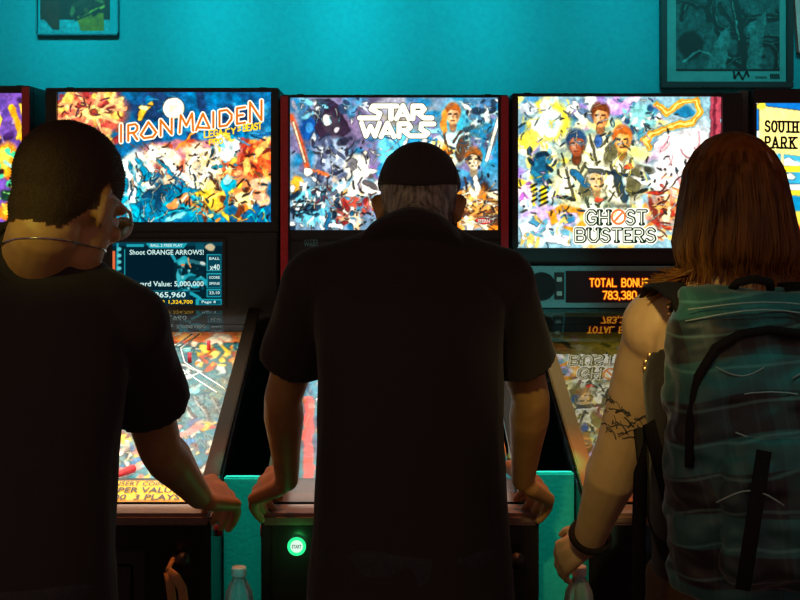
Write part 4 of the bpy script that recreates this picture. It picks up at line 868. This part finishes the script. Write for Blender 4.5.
def shirt(body, base, secs, arms, N, seed, frac=.78, grow=.014, hem=None, name='t_shirt', mat='tee', sleeve_flare=1.25, neck=None):
    mb = MB(); base = Vector(base)
    if neck: mb.tube([lerp(N, neck[0], -.8), lerp(N, neck[0], -.3), lerp(N, neck[0], neck[2] - .15), lerp(N, neck[0], neck[2])], [neck[1] * 1.85, neck[1] * 1.75, neck[1] * 1.5, neck[1] * 1.22], 24)
    rs = [(s[0], s[1] + grow, s[2] + grow) + tuple(s[3:]) for s in secs]
    if hem: rs = [(Vector(hem), rs[0][1] + .004, rs[0][2] + .004)] + rs
    mb.loft([torso_ring(*s) for s in rs])
    for A in arms:
        S, E = Vector(A['S']), Vector(A['E']); e = lerp(S, E, A.get('frac', frac)); r = A['r']
        mb.ell(S, (r * 1.25 + grow,) * 3); mb.tube([lerp(N, S, .12), lerp(N, S, .55), S], [.058 + grow, r * 1.05 + grow, r * 1.2 + grow], 18, round_end=True)
        mb.tube([S, lerp(S, e, .5), e], [r * 1.22 + grow, r * 1.15 + grow, r * sleeve_flare + grow], 22)
    return mb.solid(name, M[mat], .0075, 3, body, base, wr(.0045, 11, seed, .5))

# -- man in the cap (middle)
cX = .05
arms = [dict(S=at(318, 284, 2.47), E=at(283, 398, 2.59), W=at(287, 480, 2.765), r=.045, hand=((-.50, .70, -.26), (-.55, -.35, .75), (-.25, .75, -.60), (.5, .3, .6)), hs=1.32),
        dict(S=at(500, 284, 2.47), E=at(531, 398, 2.59), W=at(523, 480, 2.765), r=.045, hand=((.36, .75, -.28), (.55, -.35, .75), (.18, .75, -.60), (-.5, .3, .6)), hs=1.32)]
secs = [(V(cX, 2.33, .86), .175, .115), (V(cX, 2.34, 1.0), .163, .115), (V(cX, 2.36, 1.15), .155, .115), (V(cX, 2.40, 1.29), .160, .125), (V(cX, 2.445, 1.40), .168, .115), (V(cX, 2.48, 1.465), .13, .085), (V(cX + .01, 2.50, 1.51), .07, .06)]
N = V(cX + .012, 2.50, 1.495); H = at(419, 208, 2.62); base = (cX, 2.33, 0)
body, Mh = person(base, (cX, 2.33, .92), secs, N, H, (3, 34), 1.0, arms, M['skin'], 'person in a black cap and black t-shirt, grey hair, leaning over the red trimmed machine', .06, ear=1.7)
NK = H + Mh @ V(0, -.035, -.06)
shirt(body, base, secs, arms, N, 1.0, .68, .016, V(cX, 2.33, .80), neck=(NK, .06, .24))
off = Vector(base)
def collar(N, nk, r, t):
    ax = (nk - N).normalized(); u = V(1, 0, 0); u = (u - ax * u.dot(ax)).normalized(); v = ax.cross(u); c = lerp(N, nk, t)
    mb = MB(); mb.tube([c + (u * math.cos(2 * PI * k / 36) + v * math.sin(2 * PI * k / 36)) * r for k in range(36)], .0075, 10, closed=True); return mb.build('collar', M['tee'], body, True, off=off)
collar(N, NK, .073, .24)
# grey hair under the cap, cap with seams, button and brim
mb = MB()
def shell(mb, H, Mh, s, r, c, z0, z1, x_extra=1.0, y1=None, n=40, rows=10, jag=0, seedv=1, inner=.0):
    rr = random.Random(seedv); rings = []
    for j in range(rows + 1):
        t = j / rows; rg = []
        for i in range(n):
            ph = 2 * PI * i / n; zs = z0(ph) if callable(z0) else z0; zz = zs + (z1 - zs) * t
            if j == 0 and jag: zz += rr.uniform(-jag, jag)
            q = math.sqrt(max(0.0004, 1 - (zz / r[2]) ** 2)) if abs(zz) < r[2] else .02
            rg.append(H + Mh @ ((Vector(c) + V(r[0] * q * math.cos(ph), r[1] * q * math.sin(ph), zz)) * s))
        rings.append(rg)
    mb.loft(rings)
hr = skin_hair(body, off, H, Mh, 1.0, lambda p, n: abs(p.x) < .0745 and p.z < .05 and p.z > (-.088 + n if p.y < -.03 else -.045 + n) and p.y < .012 + n, .004, 'hair', M['hairgrey'], fuzz=2500)
mb = MB(); cs = []
zc = lambda ph: .014 + .064 * min(0, math.sin(ph)) + .016 * max(0, math.sin(ph))
shell(mb, H, Mh, 1.0, (.0865, .108, .098), (0, -.012, .034), zc, .0977, n=64, rows=18)
cap = mb.build('cap', M['capm'], body, True, off=off)
top = H + Mh @ V(0, -.012, .132); MB().ell(top, (.009, .009, .006), Mh).build('button', M['capm'], cap, True, off=off)
sm = MB()
for k in range(6):
    ph = k * PI / 3 + PI / 6
    sm.tube([H + Mh @ (V(0, -.012, .034) + V(.0868 * math.cos(t) * math.cos(ph), .1083 * math.cos(t) * math.sin(ph), .0982 * math.sin(t))) for t in [R(-8 + 98 * j / 14) for j in range(15)]], .0011, 6)
sm.build('seam', M['capm'], cap, True, off=off)
bm_ = MB(); rg0 = []; rg1 = []
for k in range(17):
    ph = R(25 + 130 * k / 16); rg0.append((.085 * math.cos(ph), -.012 + .106 * math.sin(ph), .014)); rg1.append((.088 * math.cos(ph), .0 + .17 * math.sin(ph) ** .8, .004 - .012 * abs(math.cos(ph))))
vs = [H + Mh @ (Vector(p) + V(0, 0, dz)) for dz in (0, .004) for r_ in (rg0, rg1) for p in r_]
fs = []
for k in range(16): fs += [(k, k + 1, 18 + k, 17 + k), (34 + k, 51 + k, 52 + k, 35 + k), (17 + k, 18 + k, 52 + k, 51 + k)]
bm_.add(vs, fs).build('brim', M['capm'], cap, True, off=off)

# -- man with glasses (left)
lX = -.64
arms = [dict(S=at(126, 326, 2.28), E=at(160, 448, 2.48), W=at(199, 496, 2.73), r=.050, hand=((.32, .85, -.14), (.4, -.45, .8), (.12, .75, -.65), (-.6, .3, .5)), hs=1.36),
        dict(S=at(126, 326, 2.28) + V(-.37, 0, 0), E=V(-.93, 2.50, 1.10), W=V(-.985, 2.735, .945), r=.050, hand=((-.22, .85, -.22), (-.7, -.25, .7), (-.02, .9, -.42), (.6, .3, .5)), hs=1.08)]
secs = [(V(lX, 2.13, .86), .185, .125), (V(lX, 2.14, 1.0), .172, .12), (V(lX, 2.17, 1.15), .172, .12), (V(lX, 2.21, 1.28), .182, .125), (V(lX, 2.24, 1.37), .178, .112), (V(lX + .005, 2.255, 1.435), .13, .08), (V(lX + .02, 2.26, 1.465), .075, .06)]
N = V(lX + .03, 2.245, 1.475); H = at(67, 205, 2.235); base = (lX, 2.13, 0); off = Vector(base)
body, Mh = person(base, (lX, 2.13, .92), secs, N, H, (24, 24), 1.10, arms, M['skin'], 'person with buzz cut, glasses, necklace and black t-shirt playing at the moon backglass', .064)
NK = H + Mh @ V(0, -.040, -.068)
tee_ = shirt(body, base, secs, arms, N, 5.0, .60, .017, V(lX, 2.13, .80), sleeve_flare=1.30, neck=(NK, .066, .26))
collar(N, NK, .080, .26)
from mathutils.bvhtree import BVHTree
def skin_bvh(*obs):
    vs = []; fs = []
    for o in obs:
        k = len(vs); q = Vector(off); vs += [v.co + q for v in o.data.vertices]; fs += [tuple(i + k for i in p.vertices) for p in o.data.polygons]
    return BVHTree.FromPolygons(vs, fs)
bv = skin_bvh(body, tee_); c = N + V(0, -.01, .026); rad = []; dirs = []
for k in range(72):
    a = 2 * PI * k / 72; dr = Matrix.Rotation(R(-12), 3, 'X') @ V(math.cos(a), math.sin(a), 0); dirs.append(dr)
    hit = bv.ray_cast(c + dr * .16, -dr, .16) if math.sin(a) < .25 else (None,)
    rad.append((hit[0] - c).length if hit[0] is not None else .078)
pts = [c + dirs[k] * (max(rad[k], sum(rad[(k + q) % 72] for q in range(-3, 4)) / 7) + .001) for k in range(72)]
MB().tube(pts, .0016, 6, closed=True).build('necklace', M['chrome'], body, True, off=off)
def buzz(p, n):
    if p.y > .055 and p.z < .05 + n: return False
    lo = -.066 if p.y < -.06 else (-.066 + (p.y + .06) * 1.2 if p.y < -.012 else .002 + (p.y + .012) * .4)
    return p.z > lo + n and not (abs(p.x) > .0785 and p.z < .03 and p.y > -.03)
skin_hair(body, off, H, Mh, 1.10, buzz, lambda p: .002 + .013 * max(0, min(1, (p.z - .0) / .10)) ** 1.3, 'hair', M['hairdark'], jit=.005, fuzz=9000, seed=5)
gl = MB()
def G(p): return H + Mh @ (Vector(p) * 1.10)
for sx in (-1, 1):
    gl.tube([G((sx * .033 + .024 * math.cos(2 * PI * k / 24), .108 - abs(.033 * sx + .024 * math.cos(2 * PI * k / 24)) * .12, .002 + .019 * math.sin(2 * PI * k / 24))) for k in range(24)], .003, 8, closed=True)
    gl.tube([G((sx * .057, .101, .008)), G((sx * .078, .06, .012)), G((sx * .083, .0, .016)), G((sx * .084, -.016, .004))], .003, 8)
gl.tube([G((-.01, .107, .006)), G((.01, .107, .006))], .002, 8); g_ = gl.build('glasses', M['whiteplastic'], body, True, off=off)
for sx in (-1, 1):
    MB().add([G((sx * .033 + .023 * math.cos(2 * PI * k / 24), .108 - abs(.033 * sx + .023 * math.cos(2 * PI * k / 24)) * .12, .002 + .018 * math.sin(2 * PI * k / 24))) for k in range(24)], [tuple(range(24))]).build('lens', M['clear'], g_, off=off)

# -- long haired person with backpack (right)
rX = .615
arms = [dict(S=at(661, 328, 2.22), E=at(620, 452, 2.38), W=at(588, 542, 2.56), r=.055, hand=((-.42, .5, -.45), (-.4, -.75, .5), (-.25, .6, -.75), (-.2, .9, .2)), hs=.95),
        dict(S=at(661, 328, 2.22) + V(.30, 0, 0), E=V(.93, 2.40, 1.10), W=V(1.06, 2.62, .95), r=.048, hand=((.25, .85, -.25), (.6, -.2, .75), (.1, .9, -.4), (-.6, .3, .5)), hs=.95)]
secs = [(V(rX, 2.12, .86), .175, .12), (V(rX, 2.12, 1.0), .155, .11), (V(rX, 2.13, 1.15), .155, .11), (V(rX, 2.15, 1.28), .165, .115), (V(rX, 2.18, 1.37), .158, .10), (V(rX, 2.19, 1.425), .12, .075), (V(rX, 2.2, 1.455), .07, .055)]
N = V(rX, 2.19, 1.46); H = at(733, 202, 2.22); base = (rX, 2.12, 0); off = Vector(base)
body, Mh = person(base, (rX, 2.12, .92), secs, N, H, (-4, 12), 1.0, arms, M['skinpale'], 'person with long auburn hair and bare tattooed arm, wearing a plaid backpack', .055, 'brownpants')
# sleeveless top
mb = MB(); g = .012
mb.loft([torso_ring(*((V(rX, 2.12, .84), .19, .135)))] + [torso_ring(s[0], s[1] + g - (.022 if 1.32 < s[0].z < 1.40 else 0), s[2] + g) for s in secs[:-1]])
for A, sg in zip(arms, (1, -1)):
    S = Vector(A['S']); mb.tube([lerp(N, S, .35) + V(0, 0, -.012), S + V(sg * .030, 0, .022)], [.05, .052], 16, round_end=True)
top_ = mb.solid('sleeveless_top', M['tee'], .007, 3, body, off, wr(.004, 12, 9))
bvs, bvt = skin_bvh(body), skin_bvh(top_)
for k in range(13):
    t = k / 12; py = 287 + 82 * t; o0 = V(0, 0, CH); prev = False
    for px in range(625, 700):
        d = (at(px, py, 1) - o0).normalized(); hs_ = bvs.ray_cast(o0, d, 5); ht = bvt.ray_cast(o0, d, 5)
        if ht[0] is not None and (hs_[0] is None or ht[3] < hs_[3]):
            if prev: MB().ell(ht[0] + d * .002, (.0055, .005, .0065)).build('stud', M['stud'], top_, True, off=off)
            break
        prev = hs_[0] is not None
W_ = Vector(arms[0]['W']); E_ = Vector(arms[0]['E']); ad = (W_ - E_).normalized(); wu = ad.orthogonal().normalized(); wv = ad.cross(wu); wc = lerp(E_, W_, .93)
MB().tube([wc + (wu * math.cos(2 * PI * k / 28) + wv * math.sin(2 * PI * k / 28)) * .037 for k in range(28)], .007, 8, closed=True, squash=1).build('wristband', M['strap'], body, True, off=off)
# tattoo band on the arm
S, E = Vector(arms[0]['S']), Vector(arms[0]['E']); ax = (E - S).normalized(); u_ = ax.orthogonal().normalized(); v_ = ax.cross(u_)
bv = skin_bvh(body)
tt = MB(); rt = random.Random(4)
for k in range(90):
    a0 = rt.uniform(0, 2 * PI); h0 = rt.uniform(.50, .74); da = rt.uniform(-.5, .5); dh = rt.uniform(-.06, .06); pts = []
    for j in range(6):
        t = j / 5; a1 = a0 + da * t; h1 = h0 + dh * t + .012 * math.sin(k + 5 * t); c = lerp(S, E, h1); dr = u_ * math.cos(a1) + v_ * math.sin(a1)
        hit = bv.ray_cast(c + dr * .12, -dr, .13)
        if hit[0] is not None: pts.append(hit[0] - dr * .0006)
    if len(pts) > 2: tt.tube(pts, rt.uniform(.0010, .0022), 5)
tt.build('tattoo', M['tattoo'], body, True, off=off)
# hair: a full volume with strand grooves plus loose strands
hv = MB()
def hair_ring(z, rx, ry, cy, n=96):
    return [H + V(rx * (1 + .035 * math.sin(i * 17.3) + .03 * math.sin(i * 5.1 + z * 30)) * math.cos(2 * PI * i / n), cy + ry * (1 + .03 * math.sin(i * 11.7)) * math.sin(2 * PI * i / n), z) for i in range(n)]
prof = [(.122, .010, .012, 0), (.118, .025, .034, 0), (.109, .043, .060, 0), (.09, .061, .086, 0), (.055, .081, .104, -.003), (.0, .091, .114, -.008), (-.035, .096, .114, -.015), (-.07, .103, .105, -.022), (-.092, .101, .088, -.032), (-.108, .092, .066, -.040)]
hv.loft([hair_ring(z, a, b, c) for z, a, b, c in prof])
rt = random.Random(12)
for k in range(420):
    ph = rt.uniform(PI * .82, PI * 2.18) if k % 5 else rt.uniform(0, 2 * PI)
    st = rt.uniform(-.02, .09) if k % 3 else rt.uniform(-.1, 0); en = rt.uniform(-.135, -.105) if k % 4 else rt.uniform(-.155, -.12)
    pts = []; ax_ = rt.uniform(-.02, .02); fl = rt.uniform(.0, .016)
    for j in range(9):
        z = st + (en - st) * j / 8
        for (z1, a1, b1, c1), (z2, a2, b2, c2) in zip(prof[:-1], prof[1:]):
            if z1 >= z >= z2: t = (z1 - z) / (z1 - z2); a, b, c = a1 + (a2 - a1) * t, b1 + (b2 - b1) * t, c1 + (c2 - c1) * t; break
        else: a, b, c = (.090 + (-.108 - z) * .25, .066, -.040) if z < 0 else prof[0][1:]
        q = 1.02 + fl * 6 * (j / 8) ** 3; pts.append(H + V(a * q * math.cos(ph + ax_ * j), c + b * q * math.sin(ph + ax_ * j), z))
    hv.tube(pts, [.0022] * 6 + [.0018, .0013, .0005], 5)
for sx in (-1, 1):                                         # flicked curls over both shoulders
    for k in range(90):
        y0 = rt.uniform(-.06, .03); L_ = rt.uniform(.5, 1.0); p0 = H + V(sx * .088, y0, -.10); pts = []
        for j in range(9):
            t = j / 8; pts.append(p0 + V(sx * (-.006 + .080 * L_ * t * t + .006 * math.sin(t * 9 + k)), .012 * math.sin(t * 5 + k), -.058 * L_ * t + .022 * t ** 3 * math.sin(k)))
        hv.tube(pts, [.002] * 7 + [.0014, .0006], 5)
hv.build('hair', M['hairlong'], body, True, off=off)

# -- backpack
def plaid():
    m, nt, out = new_mat('plaid_fabric')
    b = nt.nodes.new('ShaderNodeBsdfPrincipled'); b.inputs['Roughness'].default_value = .55; b.inputs['Sheen Weight'].default_value = .2; nt.links.new(b.outputs[0], out.inputs[0])
    tc = nt.nodes.new('ShaderNodeTexCoord'); mp = nt.nodes.new('ShaderNodeMapping'); mp.inputs['Rotation'].default_value = (0, R(8), 0); nt.links.new(tc.outputs['Object'], mp.inputs[0])
    def band(axis, sc, ph, pos, col):
        w = nt.nodes.new('ShaderNodeTexWave'); w.wave_type = 'BANDS'; w.bands_direction = axis; w.inputs['Scale'].default_value = sc; w.inputs['Distortion'].default_value = 2.2; w.inputs['Detail'].default_value = 1; w.inputs['Detail Scale'].default_value = 1.1; w.inputs['Phase Offset'].default_value = ph
        nt.links.new(mp.outputs[0], w.inputs['Vector'])
        r = nt.nodes.new('ShaderNodeValToRGB'); r.color_ramp.elements[0].position = pos; r.color_ramp.elements[0].color = (0, 0, 0, 1); r.color_ramp.elements[1].position = min(1, pos + .04); r.color_ramp.elements[1].color = col
        nt.links.new(w.outputs['Fac'], r.inputs[0]); return r.outputs[0]
    outs = [band('X', 3.2, .5, .62, (.004, .026, .026, 1)), band('Z', 3.0, 1.2, .55, (.008, .075, .072, 1)), band('X', 7.0, 2.0, .955, (.010, .016, .015, 1)), band('Z', 6.4, .3, .965, (.045, .10, .09, 1))]
    prev = None
    for o in outs:
        if prev is None: prev = o; continue
        ad = nt.nodes.new('ShaderNodeMix'); ad.data_type = 'RGBA'; ad.blend_type = 'ADD'; ad.inputs[0].default_value = 1
        nt.links.new(prev, ad.inputs[6]); nt.links.new(o, ad.inputs[7]); prev = ad.outputs[2]
    ad = nt.nodes.new('ShaderNodeMix'); ad.data_type = 'RGBA'; ad.blend_type = 'ADD'; ad.inputs[0].default_value = 1; ad.inputs[7].default_value = (.006, .005, .005, 1)
    nt.links.new(prev, ad.inputs[6]); nt.links.new(ad.outputs[2], b.inputs['Base Color'])
    return m
M['plaid'] = plaid()
pk = empty('backpack', V(.575, 1.95, .98)); o_ = Vector((.575, 1.97, .98)); tag(pk, 'dark teal plaid backpack with black webbing worn by the long haired person', 'backpack')
mb = MB()
mb.loft([torso_ring(V(.575, 1.985, .985), .10, .055, p=3), torso_ring(V(.575, 1.965, 1.00), .135, .085, p=3.5), torso_ring(V(.575, 1.955, 1.12), .145, .098, p=3.5), torso_ring(V(.575, 1.965, 1.28), .142, .088, p=3.5), torso_ring(V(.575, 1.99, 1.40), .132, .062, p=3.2), torso_ring(V(.575, 2.015, 1.45), .11, .035, p=3)])
mb.solid('pack_body', M['plaid'], .006, 5, pk, o_, wr(.012, 14, 2, 1.6))
mb = MB(); mb.loft([torso_ring(V(.585, 1.88, 1.03), .085, .03, p=3), torso_ring(V(.585, 1.865, 1.06), .10, .045, p=3.2), torso_ring(V(.585, 1.868, 1.18), .10, .042, p=3.2), torso_ring(V(.585, 1.885, 1.245), .085, .03, p=3)])
mb.solid('front_pocket', M['plaid'], .006, 5, pk, o_, wr(.010, 18, 7, 1.6))
def pback(x, z):   # camera side of the pack body
    t = (z - 1.12) / .33
    yc = 1.957 + .05 * max(0, t) ** 2; ry = .100 - .052 * max(0, t) ** 1.6
    return V(x, yc - ry * max(.2, 1 - abs((x - .575) / .16) ** 4) - .008, z)
zp = MB(); zp.tube([pback(x, z) + V(0, -.003, 0) for x, z in ((.448, 1.20), (.452, 1.27), (.465, 1.33), (.492, 1.372), (.53, 1.392), (.575, 1.398), (.62, 1.392), (.658, 1.372), (.685, 1.33), (.70, 1.26))], .007, 10); zp.build('zipper', M['strap'], pk, True, off=o_)
for zz, x0, x1, bw in ((1.425, .46, .69, .012), (1.408, .455, .69, .018), (1.345, .49, .56, -.012), (1.33, .60, .67, .012), (1.295, .465, .665, .016), (1.255, .51, .66, -.018), (1.165, .47, .56, .02), (1.10, .60, .70, .012), (1.04, .60, .70, -.01)):
    MB().tube([pback(x0 + (x1 - x0) * k / 8, zz + bw * math.sin(PI * k / 8)  ) + V(0, -.045 if zz < 1.25 else 0, 0) for k in range(9)], .0012, 6).build('piping', M['piping'], pk, True, off=o_)
for x, y in ((.478, 1.0), (.672, 1.0)):
    sg = 1 if x > .575 else -1
    MB().tube([pback(x, 1.40) + V(0, .03, .0), V(x + sg * .0, 2.02, 1.432), V(x + sg * .008, 2.12, 1.447), V(x + sg * .008, 2.20, 1.44), V(x + sg * .01, 2.31, 1.36), V(x + sg * .005, 2.31, 1.2), V(x - sg * .0, 2.25, 1.06), V(x + sg * .01, 2.05, 1.02)], .028, 12, squash=.28, up=(0, -1, .2)).build('shoulder_strap', M['strap'], pk, True, off=o_)
MB().tube([V(.545, 2.02, 1.45), V(.55, 2.005, 1.462), V(.575, 2.0, 1.468), V(.60, 2.005, 1.462), V(.605, 2.02, 1.45)], .007, 8).build('grab_handle', M['strap'], pk, True, off=o_)
for p in (((.535, 1.24), (.50, 1.05)), ((.615, 1.22), (.60, .99))):
    MB().tube([pback(*p[0]) + V(0, -.05, 0), pback(*p[1]) + V(0, -.055, 0)], .011, 8, squash=.25, up=(0, -1, 0)).build('compression_strap', M['strap'], pk, True, off=o_)
s0 = at(640, 400, 2.05); MB().tube([V(.46, 2.0, 1.06), at(646, 420, 2.03), at(638, 470, 2.03), at(636, 540, 2.03), at(635, 612, 2.03)], .011, 8, squash=.3, up=(0, -1, 0)).build('loose_strap', M['strap'], pk, True, off=o_)

ls = MB(); b0 = at(176, 590, 2.78)
ls.tube([at(168, 572, 2.80), at(176, 578, 2.79), at(182, 588, 2.78), at(184, 602, 2.78), at(183, 620, 2.79)], .012, 8, squash=.3, up=(0, -1, 0)); ls.tube([at(168, 572, 2.80), at(170, 584, 2.79), at(172, 600, 2.79), at(174, 620, 2.79)], .010, 8, squash=.3, up=(0, -1, 0))
ls.tube([at(168, 570, 2.80), V(at(168, 570, 2.8).x, 2.89, at(168, 570, 2.8).z + .004)], .006, 8)
tag(ls.build('leather_strap', pmat('tan_leather', (.42, .22, .06, 1), (.5, .28, .09, 1), .6), None, True), 'tan leather strap loop hanging from the coin door of the moon backglass machine', 'strap')

# ------------------------------------------------------------------ light
w = bpy.data.worlds.new('world'); scn.world = w; w.use_nodes = True
bg = w.node_tree.nodes['Background']; bg.inputs[0].default_value = (1.0, .52, .50, 1); bg.inputs[1].default_value = .19
def lamp(name, kind, loc, target, energy, color, size=.2, spot=None, blend=.6):
    li = bpy.data.lights.new(name, kind); li.energy = energy; li.color = color
    if kind == 'AREA': li.size = size
    else: li.shadow_soft_size = size
    if spot: li.spot_size = R(spot); li.spot_blend = blend
    o = bpy.data.objects.new(name, li); COL.objects.link(o); o.location = loc
    o.rotation_euler = (Vector(target) - Vector(loc)).to_track_quat('-Z', 'Y').to_euler(); return o
TEAL = (.02, .92, .95)
for wx_, en in ((-1.35, 64), (-.85, 78), (-.35, 96), (.12, 86), (.6, 56), (1.05, 42), (1.5, 32)): lamp('wall_washer', 'SPOT', (wx_, 3.1, 2.95), (wx_, WY, 2.19), en, TEAL, .12, 37, .9)
for gx in (-.333, .410): lamp('gap_fill', 'SPOT', (gx, 2.93, 2.3), (gx, 3.105, .96), 200, (.02, 1, .76), .01, 8, 1)  # added teal spots without a fixture, brighten the partition panels
lamp('bottle_fill', 'SPOT', (-.318, .55, 2.5), (-.308, 2.7, .70), 60, (.02, 1, .82), .02, 4.5, .5)  # added narrow spot to pick out the capped bottle
lamp('fill_light', 'SPOT', (.80, 1.35, 2.95), (.68, 1.93, 1.25), 17, (.03, 1, .85), .08, 17, 1)  # unseen teal spot added for the upper folds of the backpack
lamp('fill_light', 'AREA', (-1.6, .2, 2.6), (-.2, 2.3, 1.3), 3.2, (.95, .80, .14), .5)  # added dim yellow area fill over the whole group
lamp('fill_light', 'SPOT', (-1.2, .3, 2.7), (-.585, 2.2, 1.55), 95, (.90, .85, .12), .04, 6.5, 1)  # added narrow spot, brightens the neck of the man with glasses
lamp('fill_light', 'SPOT', (-.1, .3, 2.6), (.425, 2.3, 1.27), 125, (1, .76, .24), .06, 12, .8)  # added warm spot aimed at the tattooed arm
lamp('fill_light', 'SPOT', (.2, .5, 2.85), (.52, 4.08, 1.29), 130, (.05, 1, .95), .05, 6, .8)  # added teal spot that lifts the grey speaker panel
for gx in (-.37, .45): lamp('fill_light', 'SPOT', (gx, 3.4, 2.9), (gx, 2.86, .9), 95, (1, .30, .10), .06, 25, .6)  # added orange spots to warm the hands and lockdown bars

# ------------------------------------------------------------------ camera and view
cam = bpy.data.cameras.new('camera'); co = bpy.data.objects.new('camera', cam); COL.objects.link(co)
co.location = (0, 0, CH); co.rotation_euler = (R(90), 0, 0)
cam.sensor_width = 36; cam.lens = F / 800 * 36; cam.shift_x = (400 - VX) / 800; cam.shift_y = -(300 - VY) / 800
cam.clip_start = .05
scn.camera = co
scn.view_settings.view_transform = 'Standard'; scn.view_settings.look = 'None'; scn.view_settings.exposure = 0; scn.view_settings.gamma = 1
scn.view_settings.use_curve_mapping = False
